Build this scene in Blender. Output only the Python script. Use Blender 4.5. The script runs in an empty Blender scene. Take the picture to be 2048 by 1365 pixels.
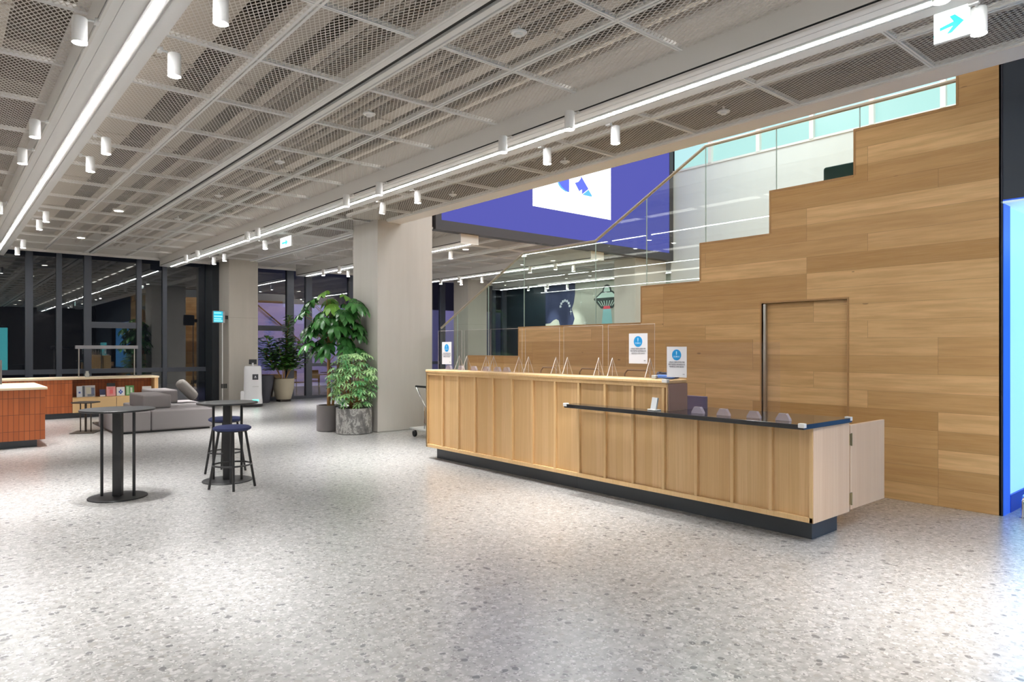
import bpy, bmesh, math, random
from mathutils import Vector, Matrix
S = bpy.context.scene
COL = S.collection
random.seed(7)
PI = math.pi

# ------------------------------------------------------------------ camera, world, exposure
cam_d = bpy.data.cameras.new('camera'); cam = bpy.data.objects.new('camera', cam_d); COL.objects.link(cam)
cam.location = (0, 0, 1.6)
TH = math.atan(1154 / 1365)
cam.rotation_euler = (PI / 2, 0, -TH)
cam_d.sensor_width = 36; cam_d.lens = 36 * 1365 / 2048
cam_d.shift_y = 14.5 / 2048
cam_d.clip_start = 0.05; cam_d.clip_end = 200
S.camera = cam
S.view_settings.view_transform = 'Standard'; S.view_settings.look = 'None'
S.view_settings.gamma = 1; S.view_settings.use_curve_mapping = False
S.view_settings.exposure = 0.78
W = bpy.data.worlds.new('night_sky'); S.world = W; W.use_nodes = True
W.node_tree.nodes['Background'].inputs[0].default_value = (0.018, 0.018, 0.024, 1)
W.node_tree.nodes['Background'].inputs[1].default_value = 0.35
S.cycles.max_bounces = 6; S.cycles.diffuse_bounces = 4; S.cycles.glossy_bounces = 4
S.cycles.transparent_max_bounces = 24
S.cycles.caustics_reflective = False; S.cycles.caustics_refractive = False
S.cycles.sample_clamp_indirect = 4
S.cycles.adaptive_threshold = 0.04; S.cycles.use_adaptive_sampling = True
LED_E, SPOT_W = 32.0, 225.0

def lamp(name, kind, loc, energy, color=(1, 1, 1), rot=(0, 0, 0), parent=None, **kw):
    d = bpy.data.lights.new(name, kind); d.energy = energy; d.color = color
    for k, v in kw.items(): setattr(d, k, v)
    o = bpy.data.objects.new(name, d); COL.objects.link(o); o.location = loc; o.rotation_euler = rot
    if parent: o.parent = parent
    return o
# ceiling lights of the tall stair hall, the blue room, and the street outside
for i, y in enumerate((0.5, 4.5, 8.5)):
    lamp('hall_ceiling_lamp', 'AREA', (11.6, y, 8.45), 165, (.95, .98, 1), shape='RECTANGLE', size=5.5, size_y=.35)
lamp('blue_room_lamp', 'AREA', (9.6, 0.2, 2.93), 36, (.16, .45, 1), shape='RECTANGLE', size=2.6, size_y=2.2)
lamp('street_lamp', 'AREA', (13, 22.6, 5.2), 300, (.62, .58, 1), rot=(math.radians(50), 0, 0), shape='RECTANGLE', size=8, size_y=.4)

# ------------------------------------------------------------------ materials
MATS = {}
def mat(name, col=(.8, .8, .8), rough=.5, metal=0., spec=.5, emit=None, es=1., alpha=1., **kw):
    if name in MATS: return MATS[name]
    m = bpy.data.materials.new(name); m.use_nodes = True
    b = m.node_tree.nodes['Principled BSDF']
    b.inputs['Base Color'].default_value = (*col, 1); b.inputs['Roughness'].default_value = rough
    b.inputs['Metallic'].default_value = metal; b.inputs['Specular IOR Level'].default_value = spec
    if emit: b.inputs['Emission Color'].default_value = (*emit, 1); b.inputs['Emission Strength'].default_value = es
    if alpha < 1: b.inputs['Alpha'].default_value = alpha
    for k, v in kw.items(): b.inputs[k].default_value = v
    MATS[name] = m; return m
class NT:
    def __init__(s, m): s.n = m.node_tree.nodes; s.l = m.node_tree.links; s.b = s.n['Principled BSDF']
    def new(s, t, **kw):
        o = s.n.new(t)
        for k, v in kw.items(): setattr(o, k, v)
        return o
    def math(s, op, a, b=None, c=None):
        o = s.n.new('ShaderNodeMath'); o.operation = op
        for i, v in enumerate((a, b, c)):
            if v is None: continue
            if isinstance(v, (int, float)): o.inputs[i].default_value = v
            else: s.l.new(v, o.inputs[i])
        return o.outputs[0]
    def mix(s, f, a, b, mode='MIX'):
        o = s.n.new('ShaderNodeMix'); o.data_type = 'RGBA'; o.blend_type = mode
        for i, v in ((0, f), (6, a), (7, b)):
            if isinstance(v, (int, float)): o.inputs[i].default_value = v
            elif isinstance(v, tuple): o.inputs[i].default_value = (*v, 1)
            else: s.l.new(v, o.inputs[i])
        return o.outputs[2]
    def ramp(s, f, stops):
        o = s.n.new('ShaderNodeValToRGB'); s.l.new(f, o.inputs[0]); e = o.color_ramp.elements
        while len(e) < len(stops): e.new(.5)
        for q, (p, c) in zip(e, stops):
            q.position = p; q.color = (*c, 1) if isinstance(c, tuple) else (c, c, c, 1)
        return o.outputs[0]
    def pos(s): return s.n.new('ShaderNodeNewGeometry').outputs['Position']
    def obj(s): return s.n.new('ShaderNodeTexCoord').outputs['Object']
    def sep(s, v): o = s.n.new('ShaderNodeSeparateXYZ'); s.l.new(v, o.inputs[0]); return o.outputs
    def comb(s, x, y, z):
        o = s.n.new('ShaderNodeCombineXYZ')
        for i, v in enumerate((x, y, z)):
            if isinstance(v, (int, float)): o.inputs[i].default_value = v
            else: s.l.new(v, o.inputs[i])
        return o.outputs[0]
    def noise(s, v, scale, detail=3, rough=.55):
        o = s.n.new('ShaderNodeTexNoise'); s.l.new(v, o.inputs['Vector'])
        o.inputs['Scale'].default_value = scale; o.inputs['Detail'].default_value = detail; o.inputs['Roughness'].default_value = rough
        return o.outputs[0]
    def vor(s, v, scale, feature='F1'):
        o = s.n.new('ShaderNodeTexVoronoi'); o.feature = feature; s.l.new(v, o.inputs['Vector']); o.inputs['Scale'].default_value = scale
        return o
    def white(s, v):
        o = s.n.new('ShaderNodeTexWhiteNoise'); o.noise_dimensions = '3D'; s.l.new(v, o.inputs['Vector']); return o
    def scale(s, v, k):
        o = s.n.new('ShaderNodeVectorMath'); o.operation = 'MULTIPLY'; s.l.new(v, o.inputs[0]); o.inputs[1].default_value = k; return o.outputs[0]
    def color(s, c): s.l.new(c, s.b.inputs['Base Color'])
    def bump(s, h, st=.2, d=.01):
        o = s.n.new('ShaderNodeBump'); o.inputs['Strength'].default_value = st; o.inputs['Distance'].default_value = d
        s.l.new(h, o.inputs['Height']); s.l.new(o.outputs[0], s.b.inputs['Normal'])

def m_terrazzo():
    m = mat('terrazzo', rough=.34, spec=.6, **{'Coat Weight': .85, 'Coat Roughness': .27, 'Coat IOR': 1.8}); t = NT(m); p = t.pos()
    warp = t.noise(p, 9, 3)
    q = t.n.new('ShaderNodeVectorMath'); q.operation = 'ADD'; t.l.new(p, q.inputs[0]); t.l.new(t.comb(t.math('MULTIPLY', warp, .05), t.math('MULTIPLY', t.noise(p, 13, 2), .05), 0), q.inputs[1]); q = q.outputs[0]
    base = t.ramp(t.noise(p, 16, 6, .7), [(.32, (.30, .292, .282)), (.5, (.43, .424, .415)), (.68, (.56, .556, .55))])
    def chips(scale, thr, size, col, base):
        v = t.vor(q, scale); w = t.white(v.outputs['Color'])
        sel = t.math('GREATER_THAN', w.outputs[0], thr)
        near = t.math('LESS_THAN', v.outputs['Distance'], size)
        return t.mix(t.math('MULTIPLY', t.math('MULTIPLY', sel, near), .85), base, col)
    base = chips(17, .62, .34, (.37, .35, .325), base)
    base = chips(23, .55, .33, (.62, .61, .60), base)
    base = chips(31, .72, .36, (.66, .65, .64), base)
    base = chips(27, .80, .36, (.25, .24, .23), base)
    base = chips(52, .82, .38, (.21, .21, .21), base)
    base = chips(15, .84, .27, (.10, .105, .11), base)
    base = chips(11, .90, .22, (.13, .13, .13), base)
    base = chips(90, .86, .4, (.75, .75, .74), base)
    seam = t.sep(p)
    sx = t.math('LESS_THAN', t.math('ABSOLUTE', t.math('SUBTRACT', t.math('FRACT', t.math('DIVIDE', seam[0], 1.2)), .5)), .0012)
    sy = t.math('LESS_THAN', t.math('ABSOLUTE', t.math('SUBTRACT', t.math('FRACT', t.math('DIVIDE', seam[1], 1.2)), .5)), .0012)
    base = t.mix(t.math('MULTIPLY', t.math('MAXIMUM', sx, sy), .35), base, (.25, .24, .23))
    t.color(base); return m

def m_planks(name='oak_planks', h=.19, L=2.05, tint=(1, 1, 1)):
    m = mat(name, rough=.42, spec=.35); t = NT(m); s = t.sep(t.pos())
    along = t.math('ADD', s[1], t.math('MULTIPLY', s[0], 1.0))
    row = t.math('FLOOR', t.math('DIVIDE', s[2], h))
    off = t.white(t.comb(row, 3.1, 0)).outputs[0]
    off = t.math('MULTIPLY', t.math('ROUND', t.math('MULTIPLY', off, 3)), .333)
    c0 = t.math('ADD', t.math('DIVIDE', along, L), off)
    colm = t.math('FLOOR', c0)
    rnd = t.white(t.comb(row, colm, 5)).outputs[0]
    rnd2 = t.white(t.comb(row, colm, 9)).outputs[0]
    v = t.comb(t.math('ADD', t.math('MULTIPLY', along, 1.1), t.math('MULTIPLY', rnd, 40)), t.math('MULTIPLY', s[2], 15), t.math('MULTIPLY', rnd2, 20))
    g1 = t.noise(v, 1.3, 6, .62)
    v2 = t.comb(t.math('MULTIPLY', along, 3), t.math('MULTIPLY', s[2], 120), rnd)
    g2 = t.noise(v2, 1.0, 3, .6)
    A = t.mix(rnd, (.52, .295, .105), (.86, .565, .27))
    A = t.mix(t.math('MULTIPLY', t.ramp(g1, [(.38, 0.), (.62, 1.)]), .42), A, (.44, .235, .08))
    A = t.mix(t.math('MULTIPLY', t.ramp(g2, [(.45, 0.), (.7, 1.)]), .25), A, (.72, .49, .26))
    kn = t.vor(t.comb(t.math('MULTIPLY', along, 1.3), t.math('MULTIPLY', s[2], 4), rnd), 1.1)
    A = t.mix(t.math('MULTIPLY', t.math('LESS_THAN', kn.outputs['Distance'], .045), .6), A, (.14, .07, .03))
    e1 = t.math('LESS_THAN', t.math('FRACT', t.math('DIVIDE', s[2], h)), .012)
    e2 = t.math('LESS_THAN', t.math('FRACT', c0), .0016)
    A = t.mix(t.math('MULTIPLY', t.math('MAXIMUM', e1, e2), .55), A, (.17, .09, .04))
    t.color(A); return m

def m_veneer(name='oak_veneer', c1=(.62, .39, .175), c2=(.72, .48, .245), c3=(.50, .29, .12), rough=.4):
    m = mat(name, rough=rough, spec=.35); t = NT(m); s = t.sep(t.pos())
    sy = t.math('ADD', s[1], s[0])
    slat = t.math('FLOOR', t.math('DIVIDE', sy, .095))
    rnd = t.white(t.comb(slat, 2, 0)).outputs[0]
    v = t.comb(t.math('MULTIPLY', sy, 75), t.math('MULTIPLY', s[2], 1.4), rnd)
    g = t.noise(v, 1, 4, .6)
    A = t.mix(rnd, c1, c2)
    A = t.mix(t.math('MULTIPLY', t.ramp(g, [(.4, 0.), (.65, 1.)]), .35), A, c3)
    t.color(A); return m

def m_concrete(name='board_concrete', c1=(.56, .53, .49), c2=(.68, .65, .61), seam=False):
    m = mat(name, rough=.7, spec=.25); t = NT(m); p = t.pos(); s = t.sep(p)
    v = t.comb(t.math('MULTIPLY', t.math('ADD', s[0], s[1]), 5), t.math('MULTIPLY', s[2], .5), 1)
    A = t.mix(t.noise(v, 1, 5, .6), c1, c2)
    A = t.mix(t.math('MULTIPLY', t.noise(p, 3, 5), .35), A, c1)
    for lo in ((2.45,) if seam else ()):
        ln = t.math('LESS_THAN', t.math('ABSOLUTE', t.math('SUBTRACT', s[2], lo)), .006)
        A = t.mix(t.math('MULTIPLY', ln, .4), A, (.25, .22, .19))
    t.color(A); t.bump(t.noise(p, 40, 3), .08, .004); return m

def m_tiles():
    m = mat('terracotta_tiles', rough=.35); t = NT(m); s = t.sep(t.pos())
    u = t.math('DIVIDE', t.math('ADD', s[0], s[1]), .07); w = t.math('DIVIDE', s[2], .265)
    rnd = t.white(t.comb(t.math('FLOOR', u), t.math('FLOOR', w), 0)).outputs[0]
    A = t.mix(rnd, (.36, .088, .022), (.45, .12, .034))
    e = t.math('MAXIMUM', t.math('LESS_THAN', t.math('FRACT', u), .09), t.math('LESS_THAN', t.math('FRACT', w), .025))
    A = t.mix(e, A, (.13, .04, .018)); t.color(A)
    return m

def m_marble():
    m = mat('grey_marble', rough=.3); t = NT(m); p = t.pos()
    v = t.scale(p, (3, 3, 1.6)); n = t.noise(v, 2.2, 8, .7)
    t.color(t.ramp(n, [(.35, (.10, .10, .10)), (.48, (.2, .195, .19)), (.52, (.5, .49, .47)), (.58, (.2, .195, .19)), (.7, (.12, .12, .12))])); return m

def m_glass(name, tint=(.93, .97, .95), f0=.04, refl=1.0):
    m = bpy.data.materials.new(name); m.use_nodes = True; n = m.node_tree.nodes; l = m.node_tree.links
    n.remove(n['Principled BSDF']); out = n['Material Output']
    tr = n.new('ShaderNodeBsdfTransparent'); tr.inputs[0].default_value = (*tint, 1)
    gl = n.new('ShaderNodeBsdfGlossy'); gl.inputs['Roughness'].default_value = 0.0; gl.inputs[0].default_value = (refl, refl, refl, 1)
    lw = n.new('ShaderNodeLayerWeight'); lw.inputs[0].default_value = .5   # facing term gives Schlick's reflectance on both sides
    pw = n.new('ShaderNodeMath'); pw.operation = 'POWER'; l.new(lw.outputs['Facing'], pw.inputs[0]); pw.inputs[1].default_value = 5
    fr = n.new('ShaderNodeMath'); fr.operation = 'MULTIPLY_ADD'; l.new(pw.outputs[0], fr.inputs[0]); fr.inputs[1].default_value = 1 - f0; fr.inputs[2].default_value = f0
    mx = n.new('ShaderNodeMixShader'); l.new(fr.outputs[0], mx.inputs[0]); l.new(tr.outputs[0], mx.inputs[1]); l.new(gl.outputs[0], mx.inputs[2])
    l.new(mx.outputs[0], out.inputs[0]); MATS[name] = m; return m

def m_leaf(name, c1, c2, rough=.35, trans=.0):
    m = mat(name, rough=rough, spec=.5); t = NT(m); p = t.pos()
    t.color(t.mix(t.ramp(t.noise(p, 5, 3), [(.38, 0.), (.62, 1.)]), c1, c2)); return m
def m_fabric(name, c1, c2, sc=260):
    m = mat(name, rough=.9, spec=.15); t = NT(m); p = t.pos()
    t.color(t.mix(t.noise(p, sc, 2), c1, c2)); t.bump(t.noise(p, sc, 2), .25, .002); return m

TERR = m_terrazzo(); PLANK = m_planks(); VEN = m_veneer()
VENLIT = m_veneer('lit_oak_end', (.80, .56, .38), (.86, .63, .45), (.70, .47, .30))  # oak made paler and pinker where light falls on the counter end
FRAMEW = m_veneer('oak_edge', (.72, .48, .23), (.76, .52, .27), (.6, .37, .16))
EDGEW = m_veneer('oak_trim', (.46, .26, .105), (.50, .29, .125), (.38, .2, .08))
CONC = m_concrete(); CONCW = m_concrete('pale_wall_plaster', (.66, .66, .66), (.74, .74, .74)); TILE = m_tiles(); MARB = m_marble()
WHITE = mat('white_paint', (.80, .785, .765), .45); WMET = mat('white_metal', (.90, .895, .88), .4)
BEAMP = mat('beam_paint', (.84, .82, .79), .5)
MESHM = mat('mesh_metal', (.80, .765, .72), .5)
DECK = mat('ceiling_deck', (.12, .095, .07), .8); DUCT = mat('duct_metal', (.50, .445, .385), .55)
BLACK = mat('black_metal', (.018, .018, .020), .42); DARK = mat('dark_void', (.01, .01, .01), .6)
FRAME = mat('window_frame', (.075, .085, .11), .45)
NAVY = mat('navy_panel', (.035, .048, .07), .5)
KICK = mat('dark_plinth', (.045, .052, .062), .4)
GRAN = mat('black_stone', (.02, .02, .022), .09, spec=.6)
LEDM = mat('led_diffuser', (.9, .9, .9), .5, emit=(.985, .99, 1), es=LED_E)
LENS = mat('spot_lens', (.9, .9, .9), .5, emit=(1, .97, .93), es=22)
DOWNL = mat('downlight_lens', (.9, .9, .9), .5, emit=(1, .9, .76), es=12)
CHROME = mat('chrome', (.75, .75, .76), .12, 1.)
ALU = mat('brushed_aluminium', (.55, .54, .52), .3, 1.)
RAILM = mat('bronze_handrail', (.50, .44, .35), .3, .8)
GLASS = m_glass('balustrade_glass', (.90, .96, .93), .04)
WGLASS = m_glass('window_glass', (.62, .66, .67), .115)
ACRY = m_glass('clear_acrylic', (.975, .965, .97), .025)
ACRE = mat('acrylic_edge', (.9, .82, .76), .25, alpha=.62)
ACRV = mat('acrylic_foot', (.86, .80, .92), .2, alpha=.38)
PAPER = mat('white_paper', (.84, .83, .86), .5)
INK = mat('dark_ink', (.12, .12, .15), .6); SBLUE = mat('sign_blue', (.01, .30, .68), .5); SLIGHT = mat('pale_blue_ink', (.55, .85, 1), .5)
SOFA = m_fabric('grey_fabric', (.23, .21, .215), (.29, .27, .275))
PILF = m_fabric('grey_fleece', (.20, .185, .175), (.33, .31, .29), 60)
NAVYF = m_fabric('navy_fabric', (.035, .042, .10), (.05, .06, .14))
WORKT = mat('cream_worktop', (.80, .66, .46), .35)
POTG = mat('dark_grey_pot', (.16, .145, .145), .45); POTB = m_concrete('beige_pot', (.34, .30, .22), (.45, .40, .31))
SOIL = mat('soil', (.05, .035, .025), .9); BARK = m_fabric('bark', (.30, .16, .06), (.42, .25, .11), 30)
LEAF1 = m_leaf('glossy_leaf', (.03, .12, .03), (.075, .25, .06), .25)
LEAF1B = m_leaf('young_leaf', (.12, .30, .03), (.19, .40, .05), .35)
LEAF2 = m_leaf('variegated_leaf', (.06, .29, .09), (.5, .76, .34), .38)
LEAF3 = m_leaf('dark_leaf', (.045, .15, .03), (.12, .28, .05), .35)
SCREENB = mat('screen_violet', (.004, .004, .008), .7, spec=.05, emit=(.060, .064, .28), es=1.0)
SCREENW = mat('screen_white', (.1, .1, .1), .3, emit=(.93, .97, 1), es=1.6)
SCREEND = mat('screen_mark_blue', (.02, .02, .04), .3, emit=(.06, .09, .52), es=1.0)
SCREENL = mat('screen_mark_light', (.02, .02, .04), .3, emit=(.06, .33, .85), es=1.0)
CYANG = mat('frosted_cyan_glass', (.06, .09, .09), .4, emit=(.40, .66, .67), es=.72)
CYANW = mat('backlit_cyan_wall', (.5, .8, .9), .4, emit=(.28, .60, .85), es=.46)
CYANL = mat('cyan_leaf_print', (.2, .7, .8), .4, emit=(.10, .68, .92), es=.8)
BLUELIT = mat('blue_lit_jamb', (.03, .13, .85), .4, emit=(.015, .10, .55), es=.3)  # blue light painted into the jamb colour, plus a faint glow
BLUEL = mat('blue_display', (.02, .03, .08), .3, emit=(.05, .12, .95), es=2.2)
EXITW = mat('exit_face', (.9, .9, .9), .4, emit=(.88, 1, .98), es=1.7); EXITG = mat('exit_green', (.1, .5, .4), .4, emit=(.02, .85, .72), es=1.0)
LEDC = mat('cyan_led', (.02, .1, .12), .4, emit=(.01, .30, .42), es=1.0); LEDCB = mat('pale_cyan_led', (.05, .2, .25), .4, emit=(.25, .95, 1), es=1.0)
GREENL = mat('green_led', (.05, .3, .2), .4, emit=(.1, .85, .6), es=1.6)
LAV = mat('outside_render', (.62, .58, .80), .8); PAVE = mat('outside_paving', (.10, .095, .12), .7)
RUST = mat('rust_planter', (.26, .12, .07), .7)

# ------------------------------------------------------------------ mesh helpers
class MB:
    def __init__(s): s.v = []; s.f = []; s.mi = []; s.cur = 0
    def add(s, vs, fs):
        o = len(s.v); s.v += [tuple(v) for v in vs]; s.f += [tuple(o + i for i in f) for f in fs]; s.mi += [s.cur] * len(fs)
    def box(s, x0, x1, y0, y1, z0, z1, M=None):
        vs = [(x, y, z) for z in (z0, z1) for y in (y0, y1) for x in (x0, x1)]
        if M is not None: vs = [M @ Vector(v) for v in vs]
        s.add(vs, [(0, 2, 3, 1), (4, 5, 7, 6), (0, 1, 5, 4), (2, 6, 7, 3), (0, 4, 6, 2), (1, 3, 7, 5)]); return s
    def tube(s, pts, r, n=10, caps=True, rs=None):
        pts = [Vector(p) for p in pts]; rings = []
        for i, p in enumerate(pts):
            a = pts[max(i - 1, 0)]; b = pts[min(i + 1, len(pts) - 1)]; d = (b - a).normalized()
            u = d.orthogonal().normalized() if i == 0 else (rings_u - d * rings_u.dot(d)).normalized()
            rings_u = u; w = d.cross(u); rr = rs[i] if rs else r
            rings.append([p + (u * math.cos(t) + w * math.sin(t)) * rr for t in (2 * PI * k / n for k in range(n))])
        vs = [v for R in rings for v in R]; fs = []
        for i in range(len(pts) - 1):
            for k in range(n):
                a = i * n + k; b = i * n + (k + 1) % n; fs.append((a, b, b + n, a + n))
        if caps: fs.append(tuple(reversed(range(n)))); fs.append(tuple(range((len(pts) - 1) * n, len(pts) * n)))
        s.add(vs, fs); return s
    def lathe(s, prof, c=(0, 0, 0), n=32, sx=1, sy=1):
        vs = []; fs = []
        for r, z in prof:
            for k in range(n):
                t = 2 * PI * k / n; vs.append((c[0] + r * math.cos(t) * sx, c[1] + r * math.sin(t) * sy, c[2] + z))
        m = len(prof)
        for i in range(m - 1):
            for k in range(n):
                a = i * n + k; b = i * n + (k + 1) % n; fs.append((a, b, b + n, a + n))
        fs.append(tuple(reversed(range(n)))); fs.append(tuple(range((m - 1) * n, m * n)))
        s.add(vs, fs); return s
    def prism(s, poly, axis, a, b):
        # poly: 2D points; axis 'x': (y,z), 'y': (x,z), 'z': (x,y)
        def P(p, t): return {'x': (t, p[0], p[1]), 'y': (p[0], t, p[1]), 'z': (p[0], p[1], t)}[axis]
        n = len(poly); vs = [P(p, a) for p in poly] + [P(p, b) for p in poly]
        fs = [tuple(range(n)), tuple(reversed(range(n, 2 * n)))] + [(i, (i + 1) % n, n + (i + 1) % n, n + i) for i in range(n)]
        s.add(vs, fs); return s
    def build(s, name, mats, parent=None, bevel=0, smooth=False, seg=2, sub=0):
        me = bpy.data.meshes.new(name); me.from_pydata(s.v, [], s.f)
        if not isinstance(mats, (list, tuple)): mats = [mats]
        for m in mats: me.materials.append(m)
        if len(mats) > 1: me.polygons.foreach_set('material_index', s.mi)
        bm = bmesh.new(); bm.from_mesh(me); bmesh.ops.recalc_face_normals(bm, faces=bm.faces); bm.to_mesh(me); bm.free()
        if smooth: me.polygons.foreach_set('use_smooth', [True] * len(me.polygons))
        o = bpy.data.objects.new(name, me); COL.objects.link(o)
        if parent is not None:
            o.parent = parent
        if bevel:
            b = o.modifiers.new('bevel', 'BEVEL'); b.width = bevel; b.segments = seg; b.limit_method = 'ANGLE'; b.angle_limit = math.radians(40)
        if sub: q = o.modifiers.new('sub', 'SUBSURF'); q.levels = sub; q.render_levels = sub
        if smooth and not sub:
            me.polygons.foreach_set('use_smooth', [True] * len(me.polygons))
            try: me.set_sharp_from_angle(angle=math.radians(42))
            except Exception: pass
        return o
def tag(o, label=None, cat=None, group=None, kind=None):
    if label: o['label'] = label
    if cat: o['category'] = cat
    if group: o['group'] = group
    if kind: o['kind'] = kind
    return o
def struct(o): o['kind'] = 'structure'; return o
def thing(name, label, cat, loc=(0, 0, 0), rz=0, group=None):
    o = bpy.data.objects.new(name, None); COL.objects.link(o); o.location = loc; o.rotation_euler = (0, 0, rz); o.empty_display_size = .1
    return tag(o, label, cat, group)
def kids(o): return [c for c in bpy.data.objects if c.parent == o]
def dup(root, loc, rz=0, label=None, group=None):
    def cp(o, par):
        c = o.copy(); COL.objects.link(c); c.parent = par
        for ch in kids(o):
            if ch is not c: cp(ch, c)
        return c
    ch0 = kids(root)
    r = root.copy(); COL.objects.link(r); r.location = loc; r.rotation_euler = (0, 0, rz)
    for ch in ch0: cp(ch, r)
    if label: r['label'] = label
    if group: r['group'] = group
    return r
def text(name, s, size, M, m, parent=None, depth=.0006, align='CENTER'):
    c = bpy.data.curves.new(name, 'FONT'); c.body = s; c.size = size; c.align_x = align; c.align_y = 'CENTER'; c.extrude = depth
    t = bpy.data.objects.new(name, c); COL.objects.link(t)
    bpy.context.view_layer.update()
    me = bpy.data.meshes.new_from_object(t.evaluated_get(bpy.context.evaluated_depsgraph_get()))
    bpy.data.objects.remove(t); bpy.data.curves.remove(c)
    me.name = name; me.materials.clear(); me.materials.append(m); me.transform(M)
    o = bpy.data.objects.new(name, me); COL.objects.link(o)
    if parent is not None: o.parent = parent
    return o
def M_faceX(x, y, z):   # text plane facing -X, reading towards -Y
    return Matrix.Translation((x, y, z)) @ Matrix(((0, 0, -1, 0), (-1, 0, 0, 0), (0, 1, 0, 0), (0, 0, 0, 1)))
def M_faceY(x, y, z):   # facing -Y, reading towards +X
    return Matrix.Translation((x, y, z)) @ Matrix(((1, 0, 0, 0), (0, 0, -1, 0), (0, 1, 0, 0), (0, 0, 0, 1)))

# ------------------------------------------------------------------ room shell
CZ = 4.05; YW = 20.9
struct(MB().box(-6, 20, -8.2, 21.05, -.2, 0).build('floor', TERR))
struct(MB().box(-20, 40, 21.05, 34, -.2, -.02).build('ground_outside', PAVE))
# slab above the mesh (with downstand ribs), in two zones round the stair hall
c = MB().box(-6, 6.93, -8, 20.45, 5.25, 5.45).box(6.93, 20, 11.75, 20.45, 5.25, 5.45)
y = -7.4
while y < 20:
    c.box(-6, 6.93, y, y + .12, 4.98, 5.25)
    if y > 12: c.box(6.93, 20, y, y + .12, 4.98, 5.25)
    y += 1.8
struct(c.build('ceiling', DECK))
struct(MB().box(-6.2, -6, -8, 20.9, 0, 5.45).build('wall_left', CONCW))
struct(MB().box(-6.2, 7.8, -8.2, -8, 0, 5.45).build('wall_back', mat('back_wall_paint', (.07, .06, .055), .6)))
struct(MB().box(6.63, 6.93, -8, 11.55, 4.02, 4.06).build('trim_1', mat('opening_edge', (.92, .87, .83), .5)))
struct(MB().box(6.88, 6.98, -8, 11.6, 4.06, 8.6).build('wall_upper', WHITE))
struct(MB().box(6.86, 6.879, -8, 11.55, 4.07, 5.25).build('wall_void', DECK))
struct(MB().box(6.9, 15.9, -8, 11.9, 8.6, 8.7).build('ceiling_upper', WHITE))
# end trim and blind pocket at the glass wall
struct(MB().box(-6, 20, 20.38, 20.46, 3.99, 4.13).box(-6, 20, 20.40, 20.46, 4.13, 5.3).build('trim_2', BEAMP))
struct(MB().box(-6, 20, 20.46, 21.1, 4.3, 4.4).box(-6, 20, 20.8, 21.0, 4.12, 4.3).build('trim_3', FRAME))

# expanded metal lattice: two families of thin standing strands, cut panel by panel
def lattice():
    v = []; f = []
    TX, ZT = .0054, .0048
    def strand(x0, y0, x1, y1):
        dx, dy = x1 - x0, y1 - y0; L = math.hypot(dx, dy)
        if L < .02: return
        px, py = -dy / L * TX / 2, dx / L * TX / 2; o = len(v)
        for (x, y) in ((x0 + px, y0 + py), (x0 - px, y0 - py), (x1 - px, y1 - py), (x1 + px, y1 + py)):
            v.append((x, y, CZ - .004)); v.append((x, y, CZ - .004 + ZT))
        f.extend([(o, o + 2, o + 4, o + 6), (o + 1, o + 7, o + 5, o + 3), (o, o + 1, o + 3, o + 2), (o + 4, o + 5, o + 7, o + 6)])
    SX = .040; R = 1.95
    def panel(x0, x1, y0, y1, step=1):
        for sg in (1, -1):
            # x - sg*y/R = c
            cs = [x - sg * y / R for x in (x0, x1) for y in (y0, y1)]
            k0 = math.ceil(min(cs) / SX); k1 = math.floor(max(cs) / SX)
            for k in range(k0, k1 + 1, step):
                cc = k * SX; ya, yb = y0, y1
                # x = cc + sg*y/R within [x0,x1]
                t0 = (x0 - cc) * R * sg; t1 = (x1 - cc) * R * sg
                lo, hi = min(t0, t1), max(t0, t1)
                ya = max(ya, lo); yb = min(yb, hi)
                if yb > ya: strand(cc + sg * ya / R, ya, cc + sg * yb / R, yb)
    ys = [4.59 + 1.211 * k for k in range(-10, 14)]
    ys = [max(min(y, 20.4), -7.6) for y in ys]
    A = [(-1.9, -.9), (-.9, .0), (.0, .86), (1.26, 2.08), (2.08, 2.9), (3.1, 3.88), (3.88, 4.68), (5.12, 5.83), (5.83, 6.64)]
    B = [(5.12, 5.95), (5.95, 6.77), (6.97, 7.75), (7.75, 8.5), (8.97, 9.7), (9.7, 10.6), (10.8, 11.6), (11.6, 12.5), (12.97, 13.6), (13.6, 14.5), (14.7, 15.5), (15.5, 16.25), (16.7, 17.6)]
    for i in range(len(ys) - 1):
        y0, y1 = ys[i], ys[i + 1]
        if y1 - y0 < .05: continue
        for (x0, x1) in A:
            if y0 > 11.8 and x0 > 5: continue
            if x0 < -.5 and y0 < 2: continue
            panel(x0, x1, y0, min(y1, 20.38))
        if y1 > 11.7:
            for (x0, x1) in B: panel(x0, x1, max(y0, 11.7), min(y1, 20.38), 2 if x0 > 12 else 1)
    me = bpy.data.meshes.new('ceiling_mesh'); me.from_pydata(v, [], f); me.materials.append(MESHM)
    o = bpy.data.objects.new('ceiling_mesh', me); COL.objects.link(o); return struct(o)
lattice()
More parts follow.
